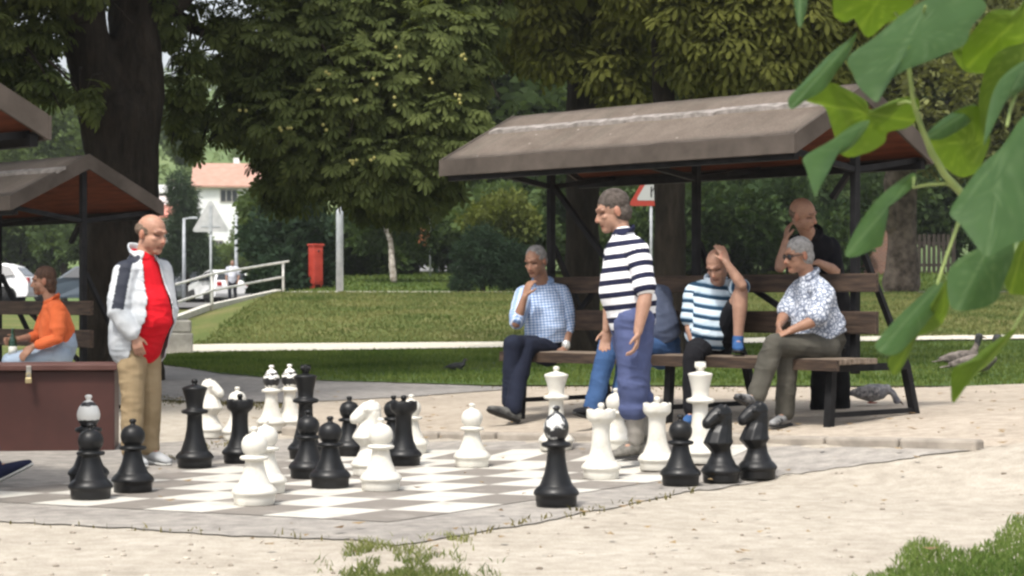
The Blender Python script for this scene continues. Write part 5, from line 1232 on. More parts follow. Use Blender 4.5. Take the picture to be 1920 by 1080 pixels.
# the open jacket
def jacket():
    j, ax, ss, fw, pv, nk = i1['j'], i1['ax'], i1['ss'], i1['fw'], i1['pv'], i1['nk']
    mb = MB(); g = .027; belly = .070
    mb.tube([pv - ax * .03, lerp(pv, nk, .12), lerp(pv, nk, .3) + fw * belly * .55, lerp(pv, nk, .48) + fw * belly * .4, lerp(pv, nk, .68), lerp(pv, nk, .9), nk + ax * .035], [(.185 + g * .6, .13 + g + belly * .35), (.176 + g, .12 + g + belly * .7), (.17 + g, .115 + g + belly), (.17 + g, .115 + g + belly * .55), (.175 + g, .115 + g), (.130 + g * .5, .085 + g), (.078, .080)], side=[ss] * 7, n=22)
    for q in 'RL':
        S_, E_, Wr = j[q + 'S'], j[q + 'E'], j[q + 'W']; tp = lerp(pv, nk, .9)
        mb.tube([tp - ax * .03, lerp(tp, S_, .6) + ax * .006, S_], [.075, .074, .076], n=12)
        mb.tube([S_, lerp(S_, E_, .4), lerp(S_, E_, .8), E_, lerp(E_, Wr, .4), lerp(E_, Wr, .85)], [.083, .082, .078, .076, .070, .056], n=16)
    V, Fc, N = fuse(mb, .008, 3); wrinkle(V, N, .008, 9, 3.3)
    P = V - np.array(pv); al = P @ np.array(ax); ac = P @ np.array(ss); fwc = P @ np.array(fw); L = (nk - pv).length
    dA = {}
    for q in 'RL':
        a_, b_ = np.array(j[q + 'S']), np.array(j[q + 'E']); e = (b_ - a_); l_ = np.linalg.norm(e); e /= l_; t = np.clip((V - a_) @ e, 0, l_); dA[q] = np.linalg.norm(V - a_ - np.outer(t, e), axis=1)
    half = .048 + .085 * np.clip(1 - al / L, 0, 1)
    cut = (fwc > .02) & (ac < half + .028) & (ac > -half - .005) & (dA['R'] > .06) & (dA['L'] > .06)
    cut |= (al > L + .028) ; cut |= (al < -.035) & (np.abs(ac) < .14)
    keep = ~cut; idx = -np.ones(len(V), int); idx[keep] = np.arange(keep.sum())
    F2 = [[idx[v] for v in f_] for f_ in Fc if all(keep[v] for v in f_)]
    # navy band running along the top of the shoulder and down the outer sleeve
    band = np.zeros(len(V))
    for q, sg in (('R', 1), ('L', -1)):
        S_, E_ = np.array(j[q + 'S']), np.array(j[q + 'E']); e = E_ - S_; l_ = np.linalg.norm(e); e /= l_; t = (V - S_) @ e; out = np.array(ss) * sg; out = out * .72 + np.array(fw) * .55 ; out -= e * (out @ e); out /= np.linalg.norm(out)
        r = V - S_ - np.outer(t, e); c = (r @ out) / (np.linalg.norm(r, axis=1) + 1e-6); sd_ = r @ np.cross(e, out)
        band[(np.abs(sd_) < .038) & (c > .1) & (t > -.06) & (t < l_ * 1.0) & (dA[q] < .12)] = 1
        tpn = np.array(lerp(pv, nk, 1.0)); e2 = S_ - tpn; l2 = np.linalg.norm(e2); e2 /= l2; t2 = (V - tpn) @ e2; off = np.abs((V - tpn) @ np.cross(e2, np.array(ax)))
        band[(t2 > .04) & (t2 < l2 + .03) & (off < .045) & (al > L * .78)] = 1
    m = Mat('jacket_cloth', (.7, .72, .74, 1), .7, .3); v = m.coord(); base = m.ramp(m.noise(v, 5, 4), [(.35, (.40, .43, .46, 1)), (.6, (.60, .62, .64, 1))])
    m.color(m.mix(m.attr('band'), base, (.022, .026, .04, 1))); m.bump(m.noise(v, 40, 3), .3, .006)
    o = mesh_obj('jacket', V[keep], F2, m.m, b1); set_attr(o, 'band', band[keep]); q = o.modifiers.new('thick', 'SOLIDIFY'); q.thickness = .007; q.offset = -1
    cm = MB(); cn = nk + ax * .03
    ring = [cn + (fw * math.cos(th) * .085 + ss * math.sin(th) * .086) - fw * .012 + ax * (.014 - .03 * math.cos(th)) for th in np.linspace(.75, 2 * math.pi - .75, 20)]
    cm.tube(ring, [(.008, .032)] * len(ring), side=fw, n=8); cc = cm.build('collar', m.m, o, True); set_attr(cc, 'band', [0] * len(cc.data.vertices))
jacket()

# 2 --- man walking through the board in a striped polo shirt
Y = 12.95
STR = stripe_mat('navy_white_stripes', [(0, (.80, .80, .82, 1)), (.56, (.018, .02, .045, 1))], .080, .15)
P2 = dict(head=(1149, 396, Y + .02), neck=(1168, 442, Y), pelvis=(1184, 588, Y), LS=(1196, 472, Y - .17), LE=(1211, 552, Y - .24), LW=(1196, 622, Y - .28), RS=(1156, 470, Y + .16), RE=(1146, 550, Y + .24), RW=(1138, 618, Y + .20),
          LH=(1190, 606, Y - .09), LK=(1186, 718, Y - .15), LA=(1193, 828, Y - .12), LT=(1150, 856, Y - .16), RH=(1180, 606, Y + .09), RK=(1192, 715, Y + .10), RA=(1210, 812, Y + .14), RT=(1170, 846, Y + .12))
b2, i2 = person('man in navy and white striped polo shirt and long blue shorts walking across the board', gp(1190, 860), P2, (-.96, -.14, -.24), SKIN, belly=.042, headk=1.08, shirt=STR, trousers=cloth_mat('blue_denim_shorts', (.082, .10, .20, 1), (.060, .075, .155, 1)), leg_end=(.30, .42), sleeve=(.72, .80), loose=1.6,
       shoe=cloth_mat('grey_shoe', (.10, .095, .085, 1), (.19, .18, .16, 1), 30), hair=FULL2, hairmat=HAIR_D, hem=.03, hands={'L': dict(d=(-.10, -.15, -1), pn=(-1, .2, .1), th=(-1, 0, 0), curl=.5, k=1.06), 'R': dict(curl=.4, th=(-1, 0, 0), pn=(0, -1, 0))}, seed=2.1, stub=(.9, .88, .88), trouser_name='shorts', arm_k=1.12, wr_amp=.008, wide=1.28, collar_al=.05)

SOCK = cloth_mat('grey_sock', (.30, .28, .25, 1), (.22, .205, .185, 1), 12)
for q in 'RL':
    K_, A_ = i2['j'][q + 'K'], i2['j'][q + 'A']; mb = MB(); mb.tube([lerp(K_, A_, t) for t in (.25, .45, .7, .97)], [.066, .066, .056, .050], n=16)
    V, Fc, N = fuse(mb, .008, 2); wrinkle(V, N, .007, 12, 1.5); mesh_obj('sock', V, Fc, SOCK, b2)

# 3 --- man in blue checked shirt, hand at his mouth
Y = 16.15
P3 = dict(head=(1004, 490, Y - .12), neck=(1018, 532, Y), pelvis=(1026, 648, Y), RS=(982, 552, Y - .02), RE=(968, 606, Y - .26), RW=(984, 556, Y - .30), LS=(1052, 550, Y + .03), LE=(1066, 608, Y), LW=(1061, 650, Y - .10),
          RH=(1012, 655, Y - .05), RK=(962, 645, Y - .48), RA=(957, 752, Y - .46), RT=(955, 782, Y - .62), LH=(1042, 655, Y + .05), LK=(985, 652, Y - .40), LA=(962, 765, Y - .62), LT=(932, 792, Y - .72))
b3, i3 = person('grey haired man in blue checked shirt on the bench, hand at his mouth', W3(1005, 785, Y - .2), P3, (-.50, -.82, -.28), SKIN_D, belly=.04, shirt=plaid_mat('blue_check'), trousers=cloth_mat('navy_trousers', (.016, .020, .035, 1), (.011, .013, .024, 1)), sleeve=(1.25, 1.3), hem=-.07,
       shoe=cloth_mat('grey_black_shoe', (.05, .05, .05, 1), (.14, .14, .13, 1), 25), sole=SOLE_D, hair=FULL, hairmat=HAIR_G, hands={'R': dict(d=(.30, .12, .95), pn=(.6, .6, -.1), th=(.6, .5, .2), curl=.45), 'L': dict(d=(-.25, -.35, -.75), pn=(-.5, .2, -.5), th=(-.6, -.6, 0), curl=.6)}, seed=5.0)
mb = MB(); lw = i3['j']['LW']; mb.tube([lw + Vector((.0, 0, .022)), lw + Vector((0, 0, .004))], [.033, .033], n=16); mb.build('wristwatch', Mat('watch', (.75, .75, .73, 1), .3, .5, .5).m, b3, True)

# 4 --- man behind the walker, in jeans and a grey blue shirt
Y = 15.2
P4 = dict(head=(1190, 505, Y - .15), neck=(1208, 538, Y - .05), pelvis=(1240, 645, Y), RS=(1175, 560, Y - .10), RE=(1178, 620, Y - .22), RW=(1150, 635, Y - .36), LS=(1242, 552, Y + .06), LE=(1250, 612, Y), LW=(1205, 640, Y - .22),
          RH=(1222, 660, Y - .05), RK=(1140, 650, Y - .45), RA=(1112, 762, Y - .48), RT=(1082, 790, Y - .60), LH=(1252, 660, Y + .05), LK=(1180, 648, Y - .40), LA=(1160, 765, Y - .40), LT=(1130, 792, Y - .52))
person('man in grey blue shirt and jeans sitting mostly hidden behind the striped walker', W3(1215, 788, Y - .2), P4, (-.75, -.6, -.2), SKIN, shirt=cloth_mat('slate_shirt', (.10, .12, .18, 1), (.07, .085, .13, 1)), trousers=cloth_mat('blue_jeans', (.055, .11, .24, 1), (.035, .075, .17, 1)), sleeve=(.9, .9), hem=-.07, shoe=SHOE_B, hair=FULL, hairmat=HAIR_D, seed=7)

# 5 --- man holding his forehead, one foot on the bench
Y = 14.95
TEAL = stripe_mat('teal_stripes', [(0, (.56, .66, .74, 1)), (.50, (.022, .055, .10, 1)), (.86, (.30, .42, .52, 1))], .072, .3)
P5 = dict(head=(1345, 497, Y - .24), neck=(1342, 530, Y - .08), pelvis=(1326, 650, Y), RS=(1302, 548, Y - .06), RE=(1293, 606, Y - .08), RW=(1303, 655, Y - .14), LS=(1380, 545, Y - .06), LE=(1391, 535, Y - .42), LW=(1362, 492, Y - .40),
          RH=(1312, 654, Y - .06), RK=(1300, 668, Y - .50), RA=(1297, 772, Y - .50), RT=(1285, 790, Y - .66), LH=(1348, 654, Y + .0), LK=(1389, 548, Y - .36), LA=(1384, 636, Y - .36), LT=(1384, 664, Y - .60))
person('man in teal striped shirt holding his forehead, one bare shin drawn up on the bench', W3(1325, 788, Y - .2), P5, (-.42, -.72, -.52), SKIN, belly=.05, shirt=TEAL, trousers=cloth_mat('black_trousers', (.014, .014, .017, 1), (.009, .009, .011, 1)), leg_end=(.92, .06), sleeve=(.82, .60), loose=1.6,
       shoe=cloth_mat('blue_shoe', (.045, .11, .26, 1), (.03, .08, .2, 1)), sole=SOLE_D, hair=BALD, hairmat=HAIR_G, hem=-.06, hands={'L': dict(d=(-.28, .25, .80), pn=(-.5, .75, -.1), th=(-.7, -.2, -.2), curl=.18, spread=.2) if False else dict(d=(-.25, .30, .80), pn=(-.35, .85, -.3), th=(-.8, 0, -.2), curl=.25), 'R': dict(curl=.3)}, seed=9)

# 6 --- man in the printed shirt, legs crossed, sunglasses
Y = 14.2
P6 = dict(head=(1497, 479, Y - .03), neck=(1518, 522, Y), pelvis=(1549, 645, Y + .02), LS=(1545, 552, Y - .18), LE=(1530, 600, Y - .27), LW=(1482, 620, Y - .30), RS=(1500, 545, Y + .14), RE=(1470, 592, Y + .08), RW=(1461, 610, Y - .14),
          LH=(1548, 653, Y - .09), LK=(1452, 645, Y - .30), LA=(1418, 742, Y - .36), LT=(1388, 768, Y - .46), RH=(1545, 655, Y + .09), RK=(1478, 662, Y - .18), RA=(1472, 772, Y - .16), RT=(1450, 800, Y - .30))
b6, i6 = person('man in grey printed shirt and sunglasses sitting with crossed legs at the right end', W3(1500, 792, Y - .1), P6, (-.93, -.30, -.16), SKIN_D, belly=.06, shirt=print_mat('grey_print'), trousers=cloth_mat('olive_grey_trousers', (.085, .08, .066, 1), (.058, .055, .046, 1)), sleeve=(.78, .85), loose=1.8,
       shoe=cloth_mat('black_white_shoe', (.015, .015, .016, 1), (.30, .30, .30, 1), 16), sole=SOLE_D, hair=FULL2, hairmat=HAIR_G, hem=-.06, hands={'L': dict(d=(-.85, -.1, -.35), pn=(-.2, .2, -1), th=(-.3, .6, .3), curl=.5), 'R': dict(d=(-.15, -.2, -.9), pn=(.6, 0, -.2), th=(-.6, -.5, 0), curl=.6)}, seed=11)
mb = MB(); hc, f, s, u = i6['hc'], i6['f'], i6['s'], i6['u']
for q in (-1, 1):
    mb.ell(hc + f * .088 + s * q * .034 + u * .002, (.010, .030, .021), (f, s, u), 12, 8); mb.tube([hc + f * .080 + s * q * .062 + u * .006, hc + f * .03 + s * q * .076 + u * .006, hc - f * .02 + s * q * .082 + u * .004], [.004] * 3, n=6)
mb.tube([hc + f * .098 - s * .012 + u * .006, hc + f * .098 + s * .012 + u * .006], [.004] * 2, n=6); mb.build('sunglasses', Mat('black_lens', (.01, .01, .012, 1), .15, .5).m, b6, True)

# 7 --- bald man in black leaning on the backrest from behind
Y = 15.1
P7 = dict(head=(1506, 401, Y - .28), neck=(1522, 442, Y - .12), pelvis=(1556, 585, Y + .28), RS=(1494, 458, Y - .02), RE=(1462, 502, Y - .20), RW=(1473, 452, Y - .20), LS=(1556, 462, Y - .02), LE=(1566, 508, Y - .10), LW=(1534, 492, Y - .30),
          RH=(1542, 592, Y + .28), RK=(1540, 680, Y + .25), RA=(1535, 762, Y + .42), RT=(1512, 778, Y + .24), LH=(1574, 592, Y + .28), LK=(1576, 680, Y + .27), LA=(1578, 760, Y + .44), LT=(1590, 778, Y + .26))
person('bald man in black standing behind the bench, leaning on its backrest with cheek in hand', W3(1555, 775, Y + .3), P7, (.78, -.50, -.30), SKIN, tilt=(-.22, -.25, 1), belly=.03, shirt=cloth_mat('black_shirt', (.010, .010, .013, 1), (.006, .006, .008, 1)), trousers=cloth_mat('black_trousers', (.012, .012, .014, 1), (.008, .008, .009, 1)), sleeve=(.65, .70),
       shoe=SHOE_B, hair=[((-.03, 0, .002), (.080, .0785, .055))], hairmat=HAIR_S, hands={'R': dict(d=(.12, .10, .95), pn=(.9, .2, 0), th=(.2, -.7, .3), curl=.4), 'L': dict(d=(-.8, -.4, -.1), pn=(0, 0, -1), th=(0, .6, .3), curl=.6)}, seed=13)

# 8 --- long haired man in orange, bottle in hand
Y = 17.7
P8 = dict(head=(82, 527, Y - .02), neck=(97, 566, Y), pelvis=(118, 650, Y), LS=(108, 582, Y - .17), LE=(108, 634, Y - .24), LW=(62, 650, Y - .26), RS=(96, 580, Y + .15), RE=(72, 630, Y + .10), RW=(34, 636, Y - .06),
          LH=(112, 664, Y - .09), LK=(22, 680, Y - .16), LA=(15, 770, Y - .1), LT=(-15, 786, Y - .12), RH=(112, 664, Y + .09), RK=(20, 676, Y + .12), RA=(10, 770, Y + .14), RT=(-20, 786, Y + .12))
b8, i8 = person('long haired man in orange shirt and pale jeans sitting behind the brown box', on_ground(100, Y), P8, (-.99, -.10, -.06), SKIN_D, belly=.04, shirt=cloth_mat('orange_shirt', (.55, .125, .045, 1), (.44, .09, .03, 1)), trousers=cloth_mat('pale_jeans', (.30, .36, .44, 1), (.22, .28, .36, 1)), sleeve=(1.35, 1.75), hem=-.13, hair=FULL2 + [((-.055, 0, -.055), (.052, .07, .075))], hairmat=HAIR_B, hands={'R': dict(d=(-.9, -.2, -.2), pn=(0, -1, 0), th=(0, 0, 1), curl=1.0), 'L': dict(d=(-.7, -.1, -.6), curl=.3, th=(-.5, -.4, .3))}, seed=17, stub=(.6, .55, .52))
hw_ = W3(24, 645, Y - .10)
bt = thing('bottle', 'green glass bottle in the hand of the man in orange', 'bottle', hw_)
GG = Mat('green_glass', (.01, .07, .035, 1), .1, .6); GG.b.inputs['Transmission Weight'].default_value = .5
mb = MB(); mb.lathe([(.034, -.13), (.036, -.12), (.036, .02), (.03, .045), (.015, .075), (.013, .12), (.015, .125), (.015, .135)], 20); mb.build('glass', GG.m, bt, True); mb = MB(); mb.lathe([(.0368, -.09), (.0368, -.02)], 20); mb.build('paper_label', Mat('bottle_label', (.55, .56, .5, 1), .7).m, bt, True)

# 9 --- pedestrian far off
Y = 80.0; g9 = on_ground(436, Y)
def at9(dx, dz, dy=0.0): return g9 + Vector((dx, dy, dz))
P9 = dict(head=at9(0, 1.60), neck=at9(0, 1.46), pelvis=at9(0, .93), RS=at9(-.19, 1.40), RE=at9(-.24, 1.12), RW=at9(-.22, .88, -.08), LS=at9(.19, 1.40), LE=at9(.25, 1.12), LW=at9(.22, .88, -.08), RH=at9(-.09, .9), RK=at9(-.10, .5, -.08), RA=at9(-.10, .09), RT=at9(-.12, .03, -.2), LH=at9(.09, .9), LK=at9(.09, .5, .05), LA=at9(.10, .10, .2), LT=at9(.11, .03, .02))
person('distant pedestrian in white top and dark trousers near the car park', g9, P9, (-.1, -1, 0), SKIN, shirt=cloth_mat('white_top', (.6, .62, .68, 1)), trousers=cloth_mat('dark_trousers', (.02, .022, .03, 1)), hair=FULL, hairmat=HAIR_D, vox=.014, seed=19)

# 10 --- man on the bench outside the left edge: only his shoe reaches into the picture
Y = 11.75
P10 = dict(head=(-330, 440, Y + .3), neck=(-345, 490, Y + .35), pelvis=(-385, 690, Y + .4), RS=(-345, 515, Y + .12), RE=(-320, 610, Y + .05), RW=(-255, 680, Y + .0), LS=(-350, 515, Y + .55), LE=(-325, 610, Y + .55), LW=(-260, 680, Y + .35),
           RH=(-300, 705, Y + .28), RK=(-78, 722, Y + .02), RA=(-9, 873, Y), RT=(62, 862, Y - .02), LH=(-380, 700, Y + .50), LK=(-200, 685, Y + .45), LA=(-170, 850, Y + .40), LT=(-90, 880, Y + .35))
person('man beyond the left edge, only his navy trainer with white sole in view', gp(-200, 900), P10, (.98, -.1, -.1), SKIN, shirt=cloth_mat('grey_shirt', (.2, .2, .22, 1)), trousers=cloth_mat('jeans', (.06, .09, .15, 1)), shoe=cloth_mat('navy_trainer', (.018, .022, .05, 1)), sole=SOLE, hair=FULL, hairmat=HAIR_D, vox=.010, leg_end=(.80, .95), seed=23)

# ------------------------------------------------------------------ birds
def bird(name, label, cat, loc, rz, k, cols, pose='stand', group=None):
    bm_, hm_, lm_ = cols
    mb = MB(); S_ = k
    def P(x, y, z): return (x * S_, y * S_, z * S_)
    z0 = .16 if pose == 'stand' else .0
    mb.tube([P(-.22, 0, z0 + .10), P(-.14, 0, z0 + .11), P(0, 0, z0 + .11), P(.12, 0, z0 + .13), P(.18, 0, z0 + .16)], [(.03 * S_, .012 * S_), (.075 * S_, .06 * S_), (.105 * S_, .10 * S_), (.085 * S_, .085 * S_), (.05 * S_, .05 * S_)], side=(0, 1, 0), n=12)
    if pose == 'peck': mb.tube([P(.15, 0, z0 + .15), P(.24, 0, z0 + .12), P(.28, 0, z0 + .04)], [.05 * S_, .035 * S_, .035 * S_], n=10); hx, hz = .285, z0 + .03
    elif pose == 'goose': mb.tube([P(.14, 0, z0 + .15), P(.20, 0, z0 + .25), P(.22, 0, z0 + .34)], [.055 * S_, .036 * S_, .030 * S_], n=10); hx, hz = .235, z0 + .37
    else: mb.tube([P(.15, 0, z0 + .15), P(.20, 0, z0 + .22), P(.215, 0, z0 + .26)], [.05 * S_, .038 * S_, .032 * S_], n=10); hx, hz = .22, z0 + .275
    mb.ell(P(hx, 0, hz), (.045 * S_, .034 * S_, .036 * S_))
    mb.tube([P(-.15, 0, z0 + .10), P(-.26, 0, z0 + .085), P(-.34, 0, z0 + .075)], [(.05 * S_, .016 * S_), (.045 * S_, .010 * S_), (.04 * S_, .006 * S_)], side=(0, 1, 0), n=8)
    V, Fc, N = fuse(mb, .008 * S_ + .003, 1); o = mesh_obj(name, V, Fc, bm_, None, True, loc); o.rotation_euler = (0, 0, rz); tag(o, label, cat, group)
    for s in (-1, 1):
        w = MB(); w.tube([P(.10, s * .075, z0 + .13), P(-.05, s * .098, z0 + .125), P(-.24, s * .05, z0 + .105)], [(.02 * S_, .05 * S_), (.018 * S_, .07 * S_), (.008 * S_, .02 * S_)], side=(0, 1, 0), n=10); w.build('wing', lm_, o, True)
        if pose in ('stand', 'peck'):
            w = MB(); w.tube([P(.0, s * .04, z0 + .04), P(.01, s * .04, 0.005)], [.011 * S_, .009 * S_], n=6); w.tube([P(-.02, s * .04, .006), P(.06, s * .045, .006)], [.009 * S_, .006 * S_], n=6); w.build('leg', Mat('bird_leg', (.3, .10, .07, 1), .6).m, o, True)
    w = MB(); bd = Vector((.7, 0, -.75)) if pose == 'peck' else Vector((1, 0, -.15)); p = Vector(P(hx + .035, 0, hz - .005)); w.tube([p, p + bd.normalized() * .05 * S_], [.014 * S_, .004 * S_], n=8); w.build('beak', Mat('beak', (.10, .07, .05, 1), .5).m, o, True)
    if hm_:
        w = MB(); w.ell(P(hx, 0, hz), (.049 * S_, .038 * S_, .040 * S_)); w.tube([P(hx - .01, 0, hz), P(hx - .02, 0, hz - .09)], [.040 * S_, .036 * S_], n=10); w.build('head_plumage', hm_, o, True)
    return o
PG = two_tone('pigeon_grey', (.10, .10, .115, 1), (.30, .29, .29, 1), 26, .8); PG2 = two_tone('pigeon_wing', (.07, .07, .08, 1), (.36, .34, .33, 1), 45, .8); DK = two_tone('dark_plumage', (.02, .022, .022, 1), (.05, .05, .05, 1), 20, .7)
bird('pigeon', 'speckled grey pigeon pecking under the end of the bench', 'pigeon', gp(1632, 756), R(-20), .72, (PG, None, PG2), 'peck', 'pigeons near the shelter')
bird('pigeon', 'small dark pigeon sitting on the lawn left of the seated men', 'pigeon', gp(855, 696), R(-15), .52, (DK, None, DK), 'sit', 'pigeons near the shelter')
GS = two_tone('goose_brown', (.085, .072, .062, 1), (.20, .17, .15, 1), 14, .85); GSW = two_tone('goose_wing', (.06, .05, .045, 1), (.18, .155, .14, 1), 18, .85)
bird('goose', 'brown grey goose with black head resting on the lawn behind the lowest leaf', 'goose', gp(1826, 703), R(-4), 1.18, (GS, DK, GSW), 'goose', 'geese on the lawn')
bird('goose', 'second goose, mostly hidden, only its dark head showing left of the other', 'goose', gp(1800, 690), R(8), 1.08, (GS, DK, GSW), 'goose', 'geese on the lawn')

# ------------------------------------------------------------------ the leafy branch hanging into the picture on the right
def bigleaf(name, c_top, c_bot):
    m = Mat(name, c_top, .55, .18); g = m.n('ShaderNodeNewGeometry'); v = m.coord(); n = m.noise(v, 9, 4); n2 = m.noise(v, 60, 3)
    vein = m.attr('vein')
    top = m.ramp(n, [(.3, tuple(q * .82 for q in c_top[:3]) + (1,)), (.7, c_top)]); top = m.mix(m.math('MULTIPLY', vein, .45), top, (.12, .18, .10, 1))
    bot = m.ramp(n, [(.3, tuple(q * .8 for q in c_bot[:3]) + (1,)), (.7, c_bot)]); bot = m.mix(m.math('MULTIPLY', vein, .35), bot, (.26, .34, .08, 1))
    c = m.mix(g.outputs['Backfacing'], top, bot); m.color(c); m.bump(m.math('ADD', m.math('MULTIPLY', vein, -1.0), m.math('MULTIPLY', n2, .3)), .35, .006)
    tr = m.n('ShaderNodeBsdfTranslucent'); mx = m.n('ShaderNodeMixShader'); mx.inputs[0].default_value = .42; m.l(m.mix(1.0, c, (1.5, 1.6, .35, 1), 'MULTIPLY'), tr.inputs['Color'])
    m.l(m.b.outputs[0], mx.inputs[1]); m.l(tr.outputs[0], mx.inputs[2]); m.l(mx.outputs[0], m.t.nodes['Material Output'].inputs['Surface']); return m.m
BL = bigleaf('big_leaf', (.050, .100, .040, 1), (.095, .155, .024, 1))
br = thing('tree_branch', 'leafy branch with large heart shaped leaves hanging in from the right, close to us', 'branch', W3(1930, 400, 4.5)); o0 = Vector(br.location)
def spline(P, n):
    P = [Vector(p) for p in P]; m = len(P); out = []
    for i in range(m):
        p0, p1, p2, p3 = P[i - 1], P[i], P[(i + 1) % m], P[(i + 2) % m]
        for k in range(n):
            t = k / n; out.append(.5 * ((2 * p1) + (p2 - p0) * t + (2 * p0 - 5 * p1 + 4 * p2 - p3) * t * t + (3 * p1 - p0 - 3 * p2 + p3) * t ** 3) if True else 0)
    return out
def leaf(outline, base, Y, tilt, under=False, bulge=.02, ti=None, fold=.0):
    """a real leaf sheet: rim points (picture px), its own distance, tilt of the blade (metres of depth per px, x and y), bulge, veins"""
    rim = spline([(x, y, 0) for x, y in outline], 4); n = len(rim); c = Vector((sum(p.x for p in rim) / n, sum(p.y for p in rim) / n, 0)); c = c.lerp(Vector((base[0], base[1], 0)), .25); m = 8
    tip = max(rim, key=lambda p: (p - Vector((base[0], base[1], 0))).length); axd = (tip - Vector((base[0], base[1], 0))).normalized()
    V = []; ve = []
    def put(p, r):
        d = p - c; off = tilt[0] * d.x + tilt[1] * d.y; q = p - Vector((base[0], base[1], 0)); lat = q.x * axd.y - q.y * axd.x
        dep = Y + off - bulge * (1 - r * r) + fold * abs(lat) / 100 + .006 * mnoise.noise(Vector((p.x * .03, p.y * .03, Y * 3)))
        V.append(rel(p.x, p.y, dep))
        along = q.dot(axd); vv = math.exp(-(lat / 2.2) ** 2)
        for a_ in (-.95, -.5, .5, .95):
            dv = Vector((axd.x * math.cos(a_) - axd.y * math.sin(a_), axd.x * math.sin(a_) + axd.y * math.cos(a_), 0)); l2 = q.x * dv.y - q.y * dv.x
            if q.dot(dv) > 0: vv = max(vv, .8 * math.exp(-(l2 / 1.8) ** 2))
        ph = (along - abs(lat) * .7) / 22.0; vv = max(vv, .45 * math.exp(-((ph - round(ph)) * 22 / 1.6) ** 2)); ve.append(vv)
    put(c, 0)
    for k in range(1, m + 1):
        for p in rim: put(c.lerp(p, k / m), k / m)
    Fc = [(0, 1 + (i + 1) % n, 1 + i) for i in range(n)]
    for k in range(m - 1):
        for i in range(n):
            a_, b_ = 1 + k * n + i, 1 + k * n + (i + 1) % n; Fc.append((a_, b_, b_ + n, a_ + n))
    # orient so the upper side faces us unless we look at the underside
    v0, v1, v2 = (V[q] for q in Fc[0]); nn = (v1 - v0).cross(v2 - v0); toward = (Vector((0, 0, CAMH)) - (v0 + o0)); front = nn.dot(toward) > 0
    if front == under: Fc = [q[::-1] for q in Fc]
    o = mesh_obj('leaf', V, Fc, BL, br); set_attr(o, 'vein', ve); return o
U_, T_ = (0, .0012), (0, -.0016)
leaf([(1735, 0), (1690, 28), (1640, 70), (1590, 108), (1600, 140), (1612, 165), (1645, 192), (1652, 165), (1690, 135), (1740, 115), (1775, 100), (1810, 82), (1822, 50), (1850, 10), (1800, -25)], (1735, 12), 4.3, (.0004, -.0012))
leaf([(1580, -40), (1562, 22), (1585, 42), (1600, 34), (1627, 70), (1660, 45), (1692, 30), (1715, 0), (1700, -40)], (1660, -20), 4.45, (0, .0012), True)
leaf([(1607, 62), (1590, 75), (1560, 98), (1530, 128), (1500, 160), (1478, 185), (1484, 205), (1512, 188), (1545, 168), (1572, 130), (1590, 105)], (1605, 66), 4.4, (.0008, -.001))
leaf([(1555, 155), (1590, 168), (1625, 190), (1634, 206), (1680, 186), (1720, 184), (1720, 220), (1700, 240), (1665, 248), (1658, 268), (1625, 287), (1580, 292), (1560, 240), (1545, 200), (1512, 190), (1530, 175)], (1632, 212), 4.5, (0, .0013), True)
leaf([(1630, 226), (1600, 234), (1560, 262), (1508, 294), (1512, 318), (1528, 368), (1538, 340), (1550, 300), (1590, 282), (1618, 252)], (1628, 228), 4.35, (.0008, -.0012), fold=.03)
leaf([(1930, -5), (1905, 18), (1860, 20), (1825, 58), (1805, 90), (1812, 127), (1850, 130), (1880, 100), (1935, 66)], (1925, 20), 4.5, (0, .0012), True)
leaf([(1786, 98), (1800, 84), (1815, 112), (1850, 118), (1862, 128), (1840, 138), (1806, 131)], (1800, 86), 4.62, (0, .001), True)
leaf([(1935, 85), (1890, 88), (1858, 112), (1838, 165), (1836, 215), (1848, 262), (1858, 240), (1872, 180), (1900, 145), (1935, 125)], (1925, 90), 4.55, (.0009, .0008), True)
leaf([(1935, 110), (1885, 138), (1858, 185), (1844, 272), (1858, 245), (1885, 192), (1935, 155)], (1928, 112), 4.4, (.001, -.0008))
leaf([(1738, 252), (1775, 218), (1832, 198), (1856, 255), (1848, 290), (1832, 322), (1800, 332), (1768, 312), (1742, 292)], (1848, 262), 4.65, (0, .0011), True)
leaf([(1830, 196), (1800, 204), (1766, 224), (1736, 254), (1760, 262), (1792, 248), (1822, 226)], (1832, 198), 4.58, (.0006, -.0012))
leaf([(1876, 278), (1935, 215), (1940, 420), (1885, 462), (1850, 480), (1822, 450), (1800, 420), (1781, 398), (1810, 350), (1842, 308)], (1880, 285), 4.15, (.0002, -.0013), bulge=.035)
leaf([(1714, 324), (1680, 343), (1640, 378), (1610, 420), (1584, 474), (1602, 482), (1640, 466), (1656, 455), (1650, 402), (1690, 370), (1716, 346)], (1712, 332), 4.5, (.0006, -.0012))
leaf([(1880, 440), (1840, 462), (1800, 484), (1778, 510), (1778, 560), (1792, 582), (1832, 580), (1866, 566), (1880, 535), (1902, 470)], (1860, 450), 4.3, (.0002, -.0013))
leaf([(1762, 528), (1720, 560), (1680, 598), (1643, 642), (1652, 662), (1682, 664), (1712, 636), (1742, 600), (1772, 560)], (1762, 530), 4.35, (.0006, -.0012))
leaf([(1776, 526), (1780, 570), (1762, 612), (1716, 634), (1710, 655), (1680, 704), (1664, 676), (1690, 648), (1720, 610), (1752, 560)], (1768, 528), 4.40, (-.0004, .0012), True)
leaf([(1892, 622), (1850, 650), (1820, 674), (1788, 690), (1783, 722), (1787, 756), (1810, 727), (1832, 700), (1862, 675), (1904, 622)], (1895, 626), 4.5, (.0003, .0008), True)
leaf([(1935, 425), (1900, 478), (1888, 540), (1905, 552), (1940, 540)], (1925, 440), 4.6, (0, .001), True)
leaf([(1488, -30), (1514, -30), (1512, 18), (1500, 52), (1491, 22)], (1500, -25), 4.5, (.0005, -.0012))
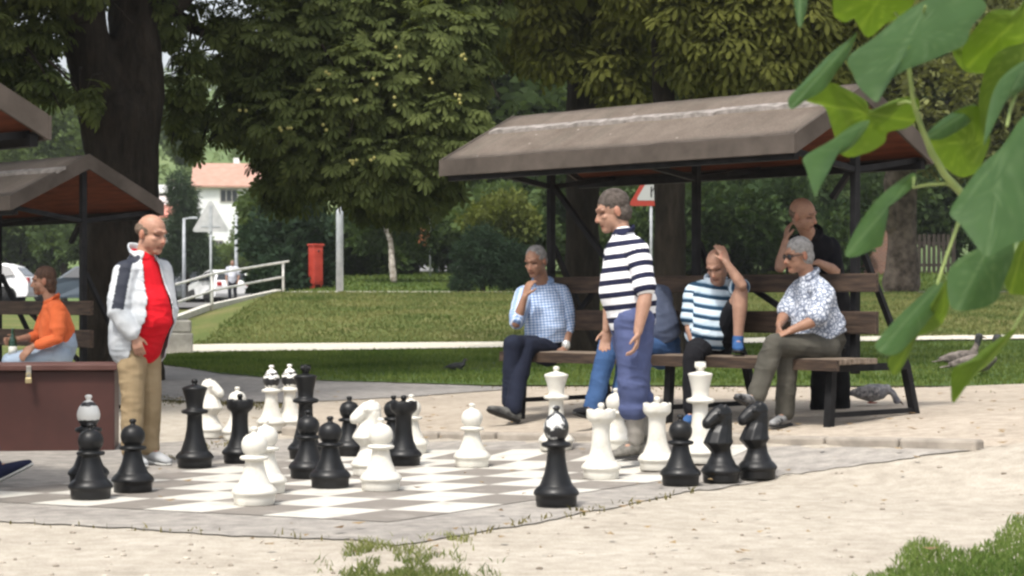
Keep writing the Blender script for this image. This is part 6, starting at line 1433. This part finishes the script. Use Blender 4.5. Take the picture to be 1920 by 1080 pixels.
leaf([(1900, 440), (1872, 470), (1880, 520), (1892, 545), (1900, 500)], (1895, 445), 4.7, (0, .001), True)
STM = two_tone('green_stem', (.16, .22, .07, 1), (.26, .32, .11, 1), 12, .5)
def stem(pts, rad):
    mb = MB(); P = [rel(*p) for p in pts]; mb.tube(P, rad, n=8); mb.build('stem', STM, br, True)
stem([(1704, 120, 4.4), (1712, 190, 4.42), (1728, 240, 4.44), (1748, 288, 4.46), (1772, 328, 4.48), (1806, 366, 4.5), (1860, 395, 4.5), (1960, 420, 4.5)], [.005, .005, .006, .007, .008, .009, .011, .013])
stem([(1714, 334, 4.5), (1712, 352, 4.49), (1740, 346, 4.48), (1776, 344, 4.49), (1800, 360, 4.5)], [.003, .003, .0035, .004, .004])
stem([(1796, 420, 4.48), (1784, 455, 4.45), (1768, 500, 4.42), (1758, 532, 4.38)], [.004, .0036, .0034, .003])
stem([(1806, 366, 4.5), (1800, 400, 4.5), (1796, 424, 4.48)], [.005, .0045, .004])
stem([(1936, 130, 4.45), (1908, 170, 4.42), (1894, 205, 4.4), (1888, 236, 4.35)], [.004, .0038, .0035, .003])
stem([(1735, 12, 4.33), (1720, 60, 4.42), (1706, 125, 4.43)], [.003, .0035, .0045])
stem([(1690, 40, 4.46), (1672, 14, 4.46), (1655, -30, 4.45)], [.003, .003, .003])
stem([(1632, 212, 4.5), (1660, 200, 4.48), (1700, 190, 4.45), (1714, 196, 4.42)], [.003, .003, .003, .003])
stem([(1895, 626, 4.5), (1915, 590, 4.5), (1950, 540, 4.5)], [.003, .003, .004])
# ------------------------------------------------------------------ thin haze volume, added to lift the dark tones
hz = MB(); hz.box((20, 250, 32), (700, 620, 72)); hm_ = bpy.data.materials.new('haze'); hm_.use_nodes = True; nt = hm_.node_tree; nt.nodes.remove(nt.nodes['Principled BSDF'])
pvn = nt.nodes.new('ShaderNodeVolumePrincipled'); pvn.inputs['Color'].default_value = (.9, .93, .95, 1); pvn.inputs['Density'].default_value = .0004; pvn.inputs['Anisotropy'].default_value = .2
nt.links.new(pvn.outputs[0], nt.nodes['Material Output'].inputs['Volume'])
tag(hz.build('haze', hm_), kind='stuff')
bpy.context.view_layer.update()
